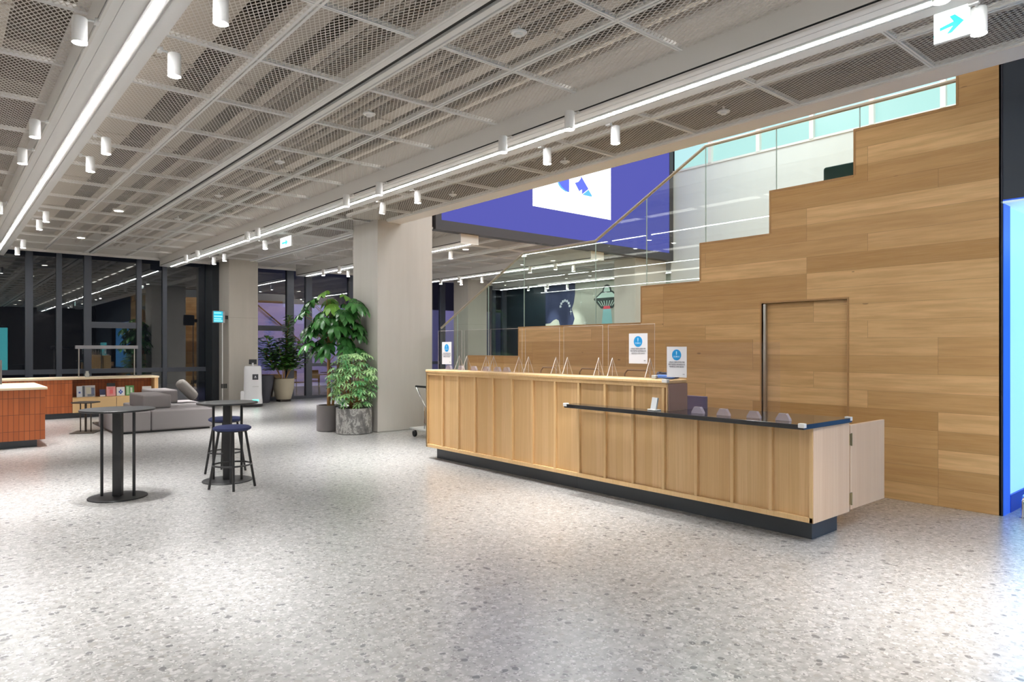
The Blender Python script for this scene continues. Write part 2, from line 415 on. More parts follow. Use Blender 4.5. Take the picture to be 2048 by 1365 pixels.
# rails
r = MB()
def mainrail(x, y0, y1):
    r.box(x - .030, x - .008, y0, y1, CZ - .012, CZ + .03); r.box(x + .008, x + .030, y0, y1, CZ - .012, CZ + .03); r.box(x - .008, x + .008, y0, y1, CZ + .004, CZ + .03)
for x in (-5.1, -3.8, -1.7, -.9, 0, 2.08, 3.88): mainrail(x, -7.9, 20.4)
mainrail(5.83, -7.9, 11.6); mainrail(6.64, -7.9, 11.55)
for x in (5.95, 7.75, 9.7, 11.6, 13.6, 15.5): mainrail(x, 11.7, 20.4)
k = -10
while 4.59 + 1.211 * k < 20.3:
    y = 4.59 + 1.211 * k
    for (x0, x1) in ((-1.9, .86), (1.26, 2.9), (3.1, 4.68), (5.12, 6.64)):
        r.box(x0, x1, y - .020, y - .004, CZ - .011, CZ + .028); r.box(x0, x1, y + .004, y + .020, CZ - .011, CZ + .028); r.box(x0, x1, y - .004, y + .004, CZ + .006, CZ + .028)
    if y > 11.7:
        for (x0, x1) in ((6.6, 6.77), (6.97, 8.5), (8.97, 10.6), (10.8, 12.5), (12.97, 14.5), (14.7, 16.25), (16.7, 17.6)):
            r.box(x0, x1, y - .018, y + .018, CZ - .011, CZ + .028)
    k += 1
struct(r.build('trim_4', WMET))
# linear air slots
n = 5
for x, y0 in ((3.0, -7.9), (6.87, 11.7), (10.7, 11.7), (14.6, 11.7)):
    s = MB(); s.cur = 0
    s.box(x - .12, x - .098, y0, 20.4, CZ - .02, CZ + .04); s.box(x - .088, x - .03, y0, 20.4, CZ - .014, CZ + .04)
    s.box(x + .03, x + .088, y0, 20.4, CZ - .014, CZ + .04); s.box(x + .098, x + .12, y0, 20.4, CZ - .02, CZ + .04)
    s.box(x - .098, x - .088, y0, 20.4, CZ + .002, CZ + .04); s.box(x + .088, x + .098, y0, 20.4, CZ + .002, CZ + .04)
    s.cur = 1; s.box(x - .03, x + .03, y0, 20.4, CZ + .012, CZ + .05)
    struct(s.build('trim_%d' % n, [WMET, DARK])); n += 1
# dropped light beams
BEAMS = [(-3.2, .45, -7.9, .25), (.85, .41, -7.9, .25), (4.67, .43, -7.9, .24), (8.5, .47, 11.75, .26), (12.5, .47, 11.75, .25), (16.25, .47, 11.75, .25)]  # first beam lies unseen left of the view, added to brighten the ceiling
BZ = 3.83
for i, (x, w, y0, lo) in enumerate(BEAMS):
    s = MB(); s.cur = 0
    s.box(x, x + .02, y0, 20.36, BZ + .035, 4.30)                 # left face
    s.box(x, x + .02, y0, 20.36, BZ, BZ + .018)
    s.cur = 1; s.box(x + .008, x + .02, y0, 20.36, BZ + .018, BZ + .035); s.cur = 2
    s.box(x + .02, x + .07, y0, 20.36, BZ, BZ + .02); s.box(x + .07, x + .078, y0, 20.36, BZ + .008, BZ + .02)
    s.box(x + .078, x + lo - .075, y0, 20.36, BZ, BZ + .02)
    s.box(x + lo - .075, x + lo - .045, y0, 20.36, BZ + .012, BZ + .02)
    s.box(x + lo - .045, x + lo - .024, y0, 20.36, BZ - .004, BZ + .02)
    s.box(x + lo + .024, x + lo + .045, y0, 20.36, BZ - .004, BZ + .02)
    s.box(x + lo + .045, x + lo + .065, y0, 20.36, BZ + .012, BZ + .02)
    s.box(x + lo + .065, x + w - .02, y0, 20.36, BZ, BZ + .02)
    s.box(x + w - .02, x + w, y0, 20.36, BZ, 4.30)
    s.box(x, x + w, 20.34, 20.38, BZ, 4.3); s.box(x, x + w, y0 - .02, y0, BZ, 4.3)
    struct(s.build('trim_%d' % n, [BEAMP, DARK, WMET])); n += 1
    lx = x + lo
    lab = ['added linear light strip in the unseen beam left of the view', 'bright linear light strip in the white beam over the high tables', 'bright linear light strip in the white beam running above the reception counter',
           'linear light strip passing behind the concrete pillar', 'linear light strip under the violet screen seen beside the pillar', 'farthest linear light strip over the painted concrete wall'][i]
    t = thing('linear_light', lab, 'light', (lx, y0, BZ), 0, None)
    L = 20.2 - y0
    MB().box(-.024, .024, 0, L, .006, .018).build('housing', WMET, t)
    MB().tube([(0, .02, .005), (0, L - .02, .005)], .016, 12).build('diffuser', LEDM, t)

ordn = ['nearest', 'second', 'third', 'fourth', 'fifth', 'sixth', 'seventh', 'eighth', 'ninth', 'tenth']
# added fill lamps, unseen beside the beams, that brighten the ceiling void
for (x, w, y0, lo) in BEAMS[:3]:
    for sg in (-1, 1):
        lamp('void_fill_lamp', 'AREA', (x + w / 2 + sg * (w / 2 + .03), (y0 + 20.2) / 2, 4.13), 20 * (20.2 - y0) / 28, (1, .95, .88), rot=(0, sg * math.radians(-112), 0), shape='RECTANGLE', size=.06, size_y=20.0 - y0)
# air ducts, pipes and cable trays above the mesh
ducts = [(-.3, .5, 4.55, 4.8), (1.45, 1.95, 4.42, 4.66), (2.25, 2.55, 4.36, 4.46), (3.25, 3.75, 4.5, 4.75), (4.05, 4.2, 4.35, 4.45), (5.35, 5.75, 4.56, 4.79), (6.4, 6.55, 4.3, 4.4)]
dl = ['wide pale duct above the mesh left of the first light beam', 'square air duct above the mesh beside the left light beam', 'flat cable tray above the mesh left of the black air slot',
      'wide air duct above the mesh right of the black air slot', 'narrow cable tray above the mesh beside the counter light beam', 'air duct above the mesh over the reception counter', 'slim cable tray above the mesh at the opening edge']
for (x0, x1, z0, z1), l in zip(ducts, dl):
    m_ = MB()
    y = -7.5
    while y < 19.5:
        ye = min(y + 2.95, 11.3 if x0 == 6.4 else 20.2)
        if ye > y: m_.box(x0, x1, y, ye, z0, z1)
        if y > -7 and ye > y: m_.box(x0 - .02, x1 + .02, y - .025, y + .025, z0 - .02, z1 + .02)
        y += 2.95
    tag(m_.build('cable_tray' if 'tray' in l else 'air_duct', DUCT), l, 'cable tray' if 'tray' in l else 'duct')
pipes = [(1.36, 4.3, .03), (2.72, 4.3, .04), (2.86, 4.34, .025), (3.42, 4.28, .035), (3.56, 4.28, .03), (3.70, 4.28, .03), (4.5, 4.3, .04), (5.3, 4.3, .04), (5.45, 4.3, .04), (6.0, 4.27, .025)]
for i, (x, z, rr) in enumerate(pipes):
    tag(MB().tube([(x, -7.5, z), (x, 20.2, z)], rr, 8).build('ceiling_pipe', DUCT, smooth=True), '%s pale service pipe above the mesh, counted from the left light beam rightwards' % ordn[i].replace('nearest', 'first'), 'pipe', 'pipes above the ceiling mesh')
for i, y in enumerate((5.2, 8.8, 12.4, 16.2)):
    tag(MB().box(-1.5, 6.6, y, y + .16, 4.83, 4.93).build('support_channel', DECK), '%s crosswise support channel above the ceiling mesh' % ordn[i], 'channel', 'support channels above the ceiling mesh')

# ------------------------------------------------------------------ spotlights
def make_spot(label):
    t = thing('spotlight', label, 'spotlight', (0, 0, 3.66))
    MB().lathe([(.036, .012), (.047, .0), (.047, .165), (.043, .172), (.0, .172)], n=24).build('body', WMET, t, smooth=True)
    MB().lathe([(.0, -.0015), (.040, -.0015), (.040, .013), (.0, .013)], n=24).build('lens', LENS, t)
    b = MB(); b.tube([(0, 0, .15), (.055, 0, .172), (.095, 0, .175)], .009, 8); b.box(.085, .115, -.03, .03, .16, .19)
    b.build('bracket', WMET, t, smooth=True)
    l = lamp('spot_bulb', 'SPOT', (0, 0, -.004), SPOT_W, (1, .985, .965), parent=t, spot_size=math.radians(66), spot_blend=.95, shadow_soft_size=.04)
    return t
sp0 = make_spot('')
SPOT_FAR = [c for c in kids(sp0) if c.type == 'LIGHT'][0].data.copy(); SPOT_FAR.energy = SPOT_W * 1.45
SP = []
for y in (4.5, 5.6, 8.3, 9.25, 13.4, 14.35, 17.2, 18.5, .6, -3.2): SP.append((1.385, y, PI, 'right side of the left light beam', 1))
for y in (5.4, 8.1, 9.35, 13.0, 14.1, 17.2, .6, -3.2): SP.append((.745, y, 0, 'left side of the left light beam', 0))
for y in (4.56, 5.55, 8.17, 9.13, 12.7, 13.26, 16.5, 17.44, 1.45, .45, -2.6): SP.append((4.565, y, 0, 'left side of the beam over the counter', 2))
for y in (1.0, 5.0, 9.0, 13.0, 17.0, -3.5): SP.append((-3.28, y, 0, 'beam left of the view', 5))  # unseen spotlights added to raise the bounce light
for y in (1.44, 4.57, 5.57, 8.25, 9.26, 14.1, 16.7, 17.5, .45, -2.6): SP.append((5.225, y, PI, 'right side of the beam over the counter', 3))
for bx in (8.5, 12.5, 16.25):
    for y in (12.9, 13.9, 17.2, 18.2): SP.append((bx - .105, y, 0, 'beam beyond the pillar', 4))
    for y in (12.9, 16.9, 18.0): SP.append((bx + .56, y, PI, 'beam beyond the pillar', 4))
ordn = ['nearest', 'second', 'third', 'fourth', 'fifth', 'sixth', 'seventh', 'eighth', 'ninth', 'tenth']
cnt = {}
first = True
for (x, y, rz, where, g) in SP:
    vis = (y > 1 and g < 4) or g == 4
    k = cnt.get(g, 0); cnt[g] = k + 1
    if g < 4 and y > 1:
        lab = '%s white cylinder spotlight on the %s' % (ordn[k], where); grp = 'white cylinder spotlights along the light beams'
    elif g < 4: lab = 'white spotlight %s, on the %s side of the %s light beam' % ('level with the viewpoint' if y > .47 else 'beside the viewpoint' if y > 0 else 'behind the viewpoint' if y > -3 else 'far behind the viewpoint', ['left', 'right', 'left', 'right'][g], ['left', 'left', 'middle', 'middle'][g]); grp = 'spotlights behind the viewpoint'
    elif g == 5: lab = '%s added white spotlight on the unseen light beam left of the view' % ordn[k]; grp = 'added spotlights left of the view'
    else:
        kb = cnt.get(('b', int(x)), 0); cnt[('b', int(x))] = kb + 1
        bn = 'first' if x < 10 else 'second' if x < 14 else 'third'
        lab = 'small white spotlight on the %s light beam beyond the pillar, %s on its %s side' % (bn, ordn[kb % 7 if kb % 7 < 4 else kb % 7 - 4], 'left' if rz == 0 else 'right'); grp = 'spotlights beyond the concrete pillar'
    if first: o = sp0; o.location = (x, y, 3.66); o.rotation_euler = (0, 0, rz); o['label'] = lab; o['group'] = grp; first = False
    else: o = dup(sp0, (x, y, 3.66), rz, lab, grp)
    if 7.5 < y < 18.6:
        for ch in kids(o):
            if ch.type == 'LIGHT': ch.data = SPOT_FAR
    if (abs(y - 9.26) < .01 and g == 3): o.rotation_euler = (math.radians(-14), 0, rz)
    if (abs(y - 14.1) < .01 and g == 3): o.rotation_euler = (math.radians(10), 0, rz)

# downlights, smoke detectors
def downlight(x, y, lab, w=26):
    t = thing('downlight', lab, 'downlight', (x, y, CZ - .012))
    MB().lathe([(.0, .0), (.085, .0), (.095, .008), (.095, .03), (.0, .03)], n=28).build('trim_ring', WMET, t, smooth=True)
    MB().lathe([(.0, -.003), (.07, -.003), (.07, .0005), (.0, .0005)], n=28).build('lens', DOWNL, t)
    lamp('downlight_bulb', 'SPOT', (0, 0, -.01), w, (1, .90, .78), parent=t, spot_size=math.radians(110), spot_blend=.8, shadow_soft_size=.06)
downlight(2.49, 13.76, 'round warm downlight in the mesh left of the black slot, the nearer one')
downlight(2.46, 17.65, 'round warm downlight in the mesh left of the black slot, the farther one')
downlight(10.0, 13.6, 'round downlight below the violet screen beside the pillar', 40)
downlight(11.9, 13.6, 'round downlight under the violet screen seen through the glass rail', 40)
downlight(13.9, 15.2, 'round downlight nearest the far pillar, in front of the painted wall', 40)
for x, y, l in ((-1.7, -5, 'in the rear left corner behind the viewpoint'), (-1.7, 0, 'just left of the viewpoint'), (-1.7, 5.5, 'left of the high tables outside the view'), (-1.7, 10, 'left of the tiled bar outside the view'),
                (-4.6, -2, 'by the left wall behind the viewpoint'), (-4.6, 4, 'by the left wall level with the high tables'), (-4.6, 10, 'by the left wall level with the tiled bar'), (-4.6, 16, 'by the left wall near the windows'),
                (3.4, -5, 'behind the viewpoint in the middle'), (6.0, -5, 'behind the viewpoint on the right'), (6.1, .1, 'right of the viewpoint by the blue room'), (6.1, -1.6, 'right of the viewpoint, the rearmost by the blue room'), (3.3, -1.0, 'just behind the viewpoint')):
    downlight(x, y, 'added unseen downlight ' + l, 145)  # added fill lamps out of view, brightening ceiling, counter end and near floor
for i, (x, y) in enumerate(((3.44, 3.99), (3.45, 6.38), (3.44, 8.77), (3.46, 11.34), (3.5, 13.88), (6.2, 3.96), (6.28, 6.36), (6.27, 8.87))):
    t = thing('smoke_detector', '%s white ceiling detector %s' % (ordn[i if i < 5 else i - 5], 'right of the black ceiling slot' if i < 5 else 'over the reception counter'), 'detector', (x, y, CZ - .01))
    MB().lathe([(.0, -.03), (.028, -.03), (.036, -.014), (.06, -.010), (.066, .0), (.0, .0)], n=24).build('dome', WMET, t, smooth=True)
    MB().tube([(0, 0, 0), (0, 0, .05)], .012, 8).build('hanger', WMET, t)

# ------------------------------------------------------------------ pillars
CONCS = m_concrete('seamed_concrete', (.42, .39, .345), (.52, .485, .43), True)
def pillar(x0, x1, y0, y1, z1, n):
    return struct(MB().box(x0, x1, y0, y1, 0, z1).build('wall_pillar_%d' % n, CONCS if y0 > 15 else CONC, bevel=.012))
pillar(6.42, 7.66, 11.55, 12.55, 5.2, 1)
pillar(6.18, 6.98, 19.38, 20.25, 4.3, 2)
pillar(14.35, 15.69, 11.85, 12.6, 4.04, 3)
pillar(14.35, 15.2, 19.38, 20.25, 4.3, 4)

# ------------------------------------------------------------------ glass wall
def glasswall(n, xs, x0, x1, trans):
    f = MB()
    for (cx, w) in xs: f.box(cx - w / 2, cx + w / 2, YW - .06, YW + .09, 0, 4.3)
    f.box(x0, x1, YW - .05, YW + .08, 0, .09); f.box(x0, x1, YW - .05, YW + .08, 4.1, 4.3)
    for (a, b, z, h) in trans: f.box(a, b, YW - .045, YW + .07, z - h / 2, z + h / 2)
    o = struct(f.build('window_%d' % n, FRAME))
    MB().box(x0, x1, YW + .01, YW + .022, .05, 4.2).build('glass_pane', WGLASS, o)
glasswall(1, [(-5.2, .12), (-4, .12), (-2.8, .16), (-1.6, .12), (-.4, .16), (.6, .11), (1.8, .16), (2.43, .12), (3.06, .17), (4.27, .12), (4.91, .11), (6.09, .15)], -6, 6.2,
          [(3.06, 4.27, 2.22, .16), (-6, 6.2, 1.0, .12)])
glasswall(2, [(7.05, .2), (8.52, .22), (9.13, .2), (10.6, .16), (12.2, .2), (13.5, .16), (14.3, .2)], 6.95, 14.4, [(7.05, 8.5, 2.22, .16), (9.13, 14.3, 1.07, .1)])
glasswall(3, [(15.3, .2), (16.7, .16), (17.3, .3)], 15.15, 17.4, [(15.2, 17.3, 1.07, .1)])
# dark curtain-like jamb by pillar two
struct(MB().box(6.0, 6.2, 20.25, 20.85, 0, 4.3).build('trim_20', mat('dark_jamb', (.02, .024, .03), .5)))
# night exterior
tag(MB().box(9.6, 30, 28, 28.3, -.02, 3.5).build('exterior_wall', LAV), 'pale lavender building wall outside the far windows', 'wall')
tag(MB().box(9.6, 30, 27.9, 28.4, 3.5, 7).build('exterior_facade', mat('dark_facade', (.02, .02, .025), .8)), 'dark upper facade above the lavender wall outside', 'facade')
tag(MB().tube([(9.9, 27.86, 3.45), (14.2, 27.9, -.02)], .03, 6).build('stay_cable', DARK), 'thin diagonal cable in front of the lavender wall', 'cable')
tag(MB().box(7.6, 8.6, 21.7, 22.3, .02, .75).build('planter_box', RUST, bevel=.02), 'long rust brown planter box outside behind the beige pot', 'planter')

# ------------------------------------------------------------------ stair hall
XS = 7.76
steps = [(2.313, 4.40), (3.305, 4.02), (4.303, 3.515), (5.295, 2.995), (6.285, 2.492), (8.99, 1.968), (10.462, 1.463), (11.0, .96), (11.5, .47)]
# (y at which the level ends going deep, top z before it)
prof = [(1.96, 0.0)]; lv = []
prof.append((1.96, 4.40))
yy = [2.313, 3.305, 4.303, 5.295, 6.285, 8.99, 10.462, 11.0, 11.5]; zz = [4.40, 4.02, 3.515, 2.995, 2.492, 1.968, 1.463, .96, .47]
for y, z, z2 in zip(yy, zz, zz[1:] + [0]): prof += [(y, z), (y, z2)]
# wall with a door recess: profile split round the opening 3.38..4.41 up to 2.15
DY0, DY1, DZ = 3.395, 4.425, 2.15
w = MB()
def colwall(y0, y1, zb):
    # top profile between y0 and y1
    pts = [(y0, zb)]; prev = 1.96
    segs = []
    a = 1.96
    for y, z in zip(yy, zz):
        segs.append((a, y, z)); a = y
    for (a, b, z) in segs:
        lo, hi = max(a, y0), min(b, y1)
        if hi > lo: w.box(XS, XS + .12, lo, hi, zb, z)
colwall(1.96, DY0, 0); colwall(DY1, 11.5, 0); colwall(DY0, DY1, DZ)
w.box(XS, XS + .12, 1.96, 2.313, 4.40, 8.6)
struct(w.build('wall_right', PLANK))
tr = MB(); a = 1.96
for i, (y, z) in enumerate(zip(yy, zz)):
    if i > 0: tr.box(XS - .004, XS + .125, a + .022, y, z, z + .004); tr.box(XS - .004, XS, a + .022, y, z - .022, z)
    nz = (zz + [0])[i + 1]
    tr.box(XS - .004, XS + .125, y, y + .022, nz, z + .004)
    a = y
struct(tr.build('trim_21', EDGEW))
dr = MB().box(XS + .055, XS + .10, DY0, DY1, 0, DZ).build('door_1', PLANK); struct(dr)
MB().box(XS + .012, XS + .052, DY1 - .045, DY1 - .012, .0, DZ - .01).build('metal_jamb', ALU, dr)
struct(MB().box(XS - .005, XS + .06, DY0 - .02, DY0, 0, DZ + .02).box(XS - .005, XS + .06, DY1, DY1 + .02, 0, DZ + .02).box(XS - .005, XS + .06, DY0, DY1, DZ, DZ + .02).build('trim_22', EDGEW))
# treads
st = thing('tiered_stairs', 'wide oak tiered seating stairs behind the plank wall', 'stairs', (7.9, 2, 0))
a = -3.0
for y, z in zip(yy, zz):
    if a < 0:
        MB().box(.07, 7.78, -5, -.005, z - .25, z - .03).box(-.015, 7.78, .005, y - 2 - .005, 0, z - .03).build('step', PLANK, st)
    else: MB().box(-.015, 7.78, a - 2, y - 2 - .005, 0, z - .03).build('step', PLANK, st)
    a = y
# upper concrete side wall with frosted band
hw = MB(); hw.box(15.7, 15.9, -8, 11.7, 0, 6.49)
struct(hw.build('wall_hall', CONCW))
f = MB().box(15.66, 15.72, -3, 11.6, 6.47, 6.52)
for y in (10.41, 9.03, 7.67, 6.33, 4.94, 3.55, 2.2): f.box(15.64, 15.74, y - .05, y + .05, 6.5, 8.6)
o = struct(f.build('window_4', WHITE)); MB().box(15.74, 15.76, -3, 11.6, 6.5, 8.6).build('frosted_glass', CYANG, o)
struct(MB().box(7.0, 15.9, -8.2, -8, 0, 8.7).build('wall_hall_rear', WHITE))
struct(MB().box(6.9, 15.9, 11.9, 12.0, 4.1, 8.7).build('wall_hall_front', WHITE))

# giant screen
sc = thing('led_screen', 'giant violet video screen with white square hanging over the stairs', 'screen', (11.7, 11.62, 4.03))
MB().box(-3.92, 3.98, .02, .22, 0, 4.4).build('casing', mat('screen_casing', (.035, .033, .04), .5), sc)
q = MB().box(-3.92, 3.98, -.02, .02, 0, .2).box(-3.92, -3.78, -.02, .02, .2, 4.4).box(3.82, 3.98, -.02, .02, .2, 4.4)
q.build('bezel', mat('screen_bezel', (.05, .047, .055), .5), sc)
MB().box(-3.78, 3.82, -.004, .02, .2, 4.4).build('display', SCREENB, sc)
lg = MB(); lg.cur = 0; lg.box(-1.26, 1.40, -.010, -.004, .83, 3.6)
lg.cur = 1
# quarter-round shard and folded ribbon shard of the mark, in screen-plane coordinates
def sp(u, v):
    d = Vector((math.sin(TH), math.cos(TH), 0)) + Vector((math.cos(TH), -math.sin(TH), 0)) * ((u - 1024) / 1365) - Vector((0, 0, 1)) * ((v - 697) / 1365)
    k = 11.61 / d.y; return (d.x * k - 11.7, 1.6 + d.z * k - 4.03)
Z = 11.378
def zp(x, y): return sp(1060 + x / Z, 330 + y / Z)
def shard(pts, a=-.014, b=-.010): lg.prism([zp(*p) for p in pts], 'y', a, b)
# the disc's lower-left quarter
shard([(890, 120), (890, 625), (800, 575), (720, 500), (672, 430), (655, 390), (660, 250), (700, 120)])
shard([(1165, 262), (1330, 550), (1182, 670), (1182, 560), (1118, 600), (1020, 410), (1100, 385), (1150, 320)])
lg.cur = 2
shard([(655, 390), (672, 430), (720, 500), (800, 575), (890, 625), (800, 605), (700, 530), (650, 460), (630, 400)])
shard([(1330, 565), (1410, 700), (1400, 730), (1190, 680)])
lg.build('logo', [SCREENW, SCREEND, SCREENL], sc)
MB().tube([(-3, .12, 4.4), (-3, .12, 4.57)], .03).tube([(3, .12, 4.4), (3, .12, 4.57)], .03).build('hanger', BLACK, sc)

# glass balustrade
gb = thing('glass_balustrade', 'clear glass balustrade with sloping bronze handrail on the plank wall', 'balustrade', (XS, 0, 0))
J = [2.33, 3.28, 4.26, 5.257, 6.24, 7.231, 8.911, 9.91, 10.89, 11.5]
def railz(y):
    P_ = [(2.3, 4.275), (5.257, 4.275), (7.231, 3.252), (8.911, 3.252), (11.5, 1.975)]
    for (a, za), (b, zb) in zip(P_, P_[1:]):
        if y <= b: return za + (zb - za) * (y - a) / (b - a)
    return P_[-1][1]
def profz(y):
    for b, z in zip(yy, zz):
        if y < b: return z
    return 0
for a, b in zip(J, J[1:]):
    ys_ = sorted(set([a + .006, b - .006] + [q for q in yy + [5.257, 7.231] if a + .006 < q < b - .006]))
    top = [(y, railz(y) - .01) for y in ys_]; bot = []
    for y0, y1 in zip(ys_, ys_[1:]):
        z = profz((y0 + y1) / 2) - .1; bot += [(y0, z), (y1, z)]
    MB().prism(top + list(reversed(bot)), 'x', .045, .057).build('glass_panel', GLASS, gb)
for y in J[1:-1]: MB().box(.044, .058, y - .004, y + .004, profz(y + .02) , railz(y) - .01).build('panel_joint', mat('glass_edge', (.55, .68, .66), .15, alpha=.8), gb)
MB().tube([(.05, 2.32, 4.285), (.05, 5.257, 4.285), (.05, 7.231, 3.262), (.05, 8.911, 3.262), (.05, 11.45, 2.01)], .021, 10).build('handrail', RAILM, gb, smooth=True)

# floor cushions on the tiers
def cushion(x, y, z, w, d, h, m, lab, back=False, grp=None):
    t = thing('floor_cushion', lab, 'cushion', (x, y, z), 0, grp)
    MB().box(-w / 2, w / 2, -d / 2, d / 2, .005, h).build('pad', m, t, bevel=.03, seg=3)
    if back: MB().tube([(-w / 3, -d / 2 + .03, h - .01), (-w / 3, -d / 2 + .03, h + .3), (w / 3, -d / 2 + .03, h + .3), (w / 3, -d / 2 + .03, h - .01)], .012, 8).build('back_frame', BLACK, t)
GREENF = m_fabric('dark_green_fabric', (.02, .06, .065), (.03, .08, .085)); REDF = m_fabric('dark_red_fabric', (.12, .02, .015), (.16, .03, .02)); GREYF = m_fabric('warm_grey_fabric', (.34, .31, .30), (.42, .39, .37))
cushion(8.08, 3.53, 3.485, .3, .44, .23, GREENF, 'dark green cushion at the edge of the third tier from the top')
cushion(8.1, 2.5, 3.99, .3, .36, .07, GREYF, 'flat grey cushion at the edge of the top tier')
# navy wall over the blue room opening
struct(MB().box(XS + .005, XS + .2, -8, 1.96, 3.016, 8.6).build('wall_navy', NAVY))
struct(MB().box(XS + .0, XS + .012, 1.945, 1.975, 0, 8.6).build('trim_23', mat('black_reveal', (.015, .015, .03), .5)))
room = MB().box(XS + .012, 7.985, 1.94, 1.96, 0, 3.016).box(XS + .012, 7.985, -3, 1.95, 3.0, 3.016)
struct(room.build('trim_24', BLUELIT))
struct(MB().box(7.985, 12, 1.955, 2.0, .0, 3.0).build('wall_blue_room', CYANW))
lf = MB()
for i in range(7):
    for j in range(4):
        x = 8.62 + j * .55 + (.1 if i % 2 else 0); z = .45 + i * .33
        lf.prism([(x, z), (x + .12, z + .10), (x + .17, z + .24), (x + .04, z + .16)], 'y', 1.948, 1.955)
lf.build('leaf_print', CYANL, bpy.data.objects['wall_blue_room'])
struct(MB().box(7.985, 12, 1.935, 1.955, 0, .17).build('baseboard_blue', mat('blue_lit_baseboard', (.01, .04, .55), .4)))  # blue light put into the baseboard colour
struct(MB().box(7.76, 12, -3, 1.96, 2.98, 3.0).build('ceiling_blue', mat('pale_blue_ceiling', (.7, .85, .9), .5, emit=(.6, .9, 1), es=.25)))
struct(MB().box(12, 12.1, -3, 2, 0, 3).build('wall_blue_far', mat('blue_room_paint', (.2, .5, .8), .5)))
struct(MB().box(7.76, 12, -3.1, -3, 0, 3.01).build('wall_blue_near', MATS['blue_room_paint']))
struct(MB().box(7.76, 7.96, -8, -3.0, 0, 3.02).build('wall_side_rear', NAVY))
cs = thing('light_box', 'cyan glowing shop light box behind the viewpoint', 'light box', (2.7, -7.9, 0))
MB().box(-.9, .6, 0, .1, 0, 2.9).build('casing', BLACK, cs); MB().box(-.85, .55, .1, .11, .1, 2.8).build('display', mat('cyan_box', (.1, .3, .3), .4, emit=(.08, .55, .6), es=1.4), cs)
# chrome loop post
cp = MB(); pts = [(0, 0, 0), (0, 0, .14)] + [(.06 - .06 * math.cos(t) , -.0, .14 + .06 * math.sin(t)) for t in (PI / 6, PI / 3, PI / 2)] + [(.5, 0, .20)] + [(.5 + .06 * math.sin(t), 0, .14 + .06 * math.cos(t)) for t in (PI / 6, PI / 3, PI / 2)] + [(.56, 0, 0)]
cp.tube(pts, .016, 14)
t = thing('chrome_guard_rail', 'low chrome loop rail at the blue room entrance', 'guard rail', (7.82, 1.80, 0))
cp.build('loop', CHROME, t, smooth=True)
MB().lathe([(.0, 0), (.032, 0), (.032, .006), (.0, .006)], n=20).lathe([(.0, 0), (.032, 0), (.032, .006), (.0, .006)], (.56, 0, 0), n=20).build('floor_plate', CHROME, t)

# painted concrete wall far right
struct(MB().box(17.2, 17.4, 11.9, 18.43, 0, 4.3).build('wall_mural', m_concrete('green_grey_concrete', (.40, .41, .34), (.48, .49, .42))))
struct(MB().box(17.35, 17.5, 18.43, 20.9, 0, 4.3).build('wall_far_dark', mat('dark_teal_wall', (.02, .035, .045), .4)))
mu = thing('wall_mural_painting', 'space mural with green flying saucer and cyan beam on concrete wall', 'mural', (17.2, 15.41, 0))
def X_(y, z): return (y, z)
def disc(mb, cy, cz, ry, rz_, a, b, n=28, t0=0, t1=2 * PI):
    mb.prism([(cy + ry * math.cos(t0 + (t1 - t0) * k / n), cz + rz_ * math.sin(t0 + (t1 - t0) * k / n)) for k in range(n + (0 if t1 - t0 > 6 else 1))], 'x', a, b)
b1 = MB(); b1.prism([(-.17, 2.92), (.17, 2.92), (.40, 1.2), (-.40, 1.2)], 'x', -.006, -.001); b1.build('light_beam', mat('mural_cyan', (.30, .60, .62), .7), mu)
b2 = MB(); b2.prism([(.60, 3.27), (.26, 2.94), (-.26, 2.94), (-.60, 3.27), (-.24, 3.52), (.24, 3.52)], 'x', -.012, -.006)
disc(b2, 0, 3.5, .2, .24, -.012, -.006, 20, 0, PI); b2.build('saucer_outline', mat('mural_dark', (.015, .03, .025), .7), mu)
b3 = MB(); b3.prism([(.48, 3.30), (-.48, 3.30), (-.22, 3.47), (.22, 3.47)], 'x', -.016, -.012); disc(b3, 0, 3.5, .14, .18, -.016, -.012, 20, 0, PI)
for k in range(-3, 4): b3.prism([(k * .13 - .02, 3.2), (k * .13 + .02, 3.2), (k * .075 + .016, 3.02), (k * .075 - .016, 3.02)], 'x', -.016, -.012)
b3.build('saucer_highlight', mat('mural_mint', (.5, .66, .58), .7), mu)
b4 = MB().prism([(.13, 3.02), (-.13, 3.02), (-.16, 2.92), (.16, 2.92)], 'x', -.018, -.012); b4.build('engine_glow', mat('mural_red', (.75, .08, .12), .7), mu)
b5 = MB()
for (y, z, s_) in ((1.0, 2.5, .16), (-1.0, 2.45, .2), (-1.3, 3.1, .22), (.6, 3.4, .12), (1.7, 2.9, .14), (-1.6, 2.6, .2), (1.2, 3.2, .1), (-1.65, 3.6, .2)):
    b5.prism([(y - s_ * .5, z), (y - s_ * .07, z - s_ * .09), (y, z - s_), (y + s_ * .07, z - s_ * .09), (y + s_ * .5, z), (y + s_ * .07, z + s_ * .09), (y, z + s_), (y - s_ * .07, z + s_ * .09)], 'x', -.006, -.001)
b5.build('star', mat('mural_white', (.75, .8, .74), .7), mu)
b6 = MB()
b6.prism([(3.02, 4.2), (3.02, 2.5), (2.75, 2.52), (2.6, 2.62), (2.45, 2.66), (2.32, 2.6), (2.25, 2.42), (2.05, 2.32), (1.8, 2.33), (1.6, 2.45), (1.52, 2.65), (1.6, 2.85), (1.66, 3.0), (1.56, 3.2), (1.5, 3.5), (1.48, 4.2)], 'x', -.005, -.001)
b6.build('dark_nebula', mat('mural_navy', (.025, .035, .09), .7), mu)
b7 = MB()
for k in range(7):
    a = k / 6 * PI; y, z = 2.05 + .17 * math.cos(a) - .02 * k, 3.1 + .2 * math.sin(a); b7.prism([(y - .045, z - .03), (y + .045, z - .04), (y + .05, z + .04), (y - .035, z + .05)], 'x', -.009, -.005)
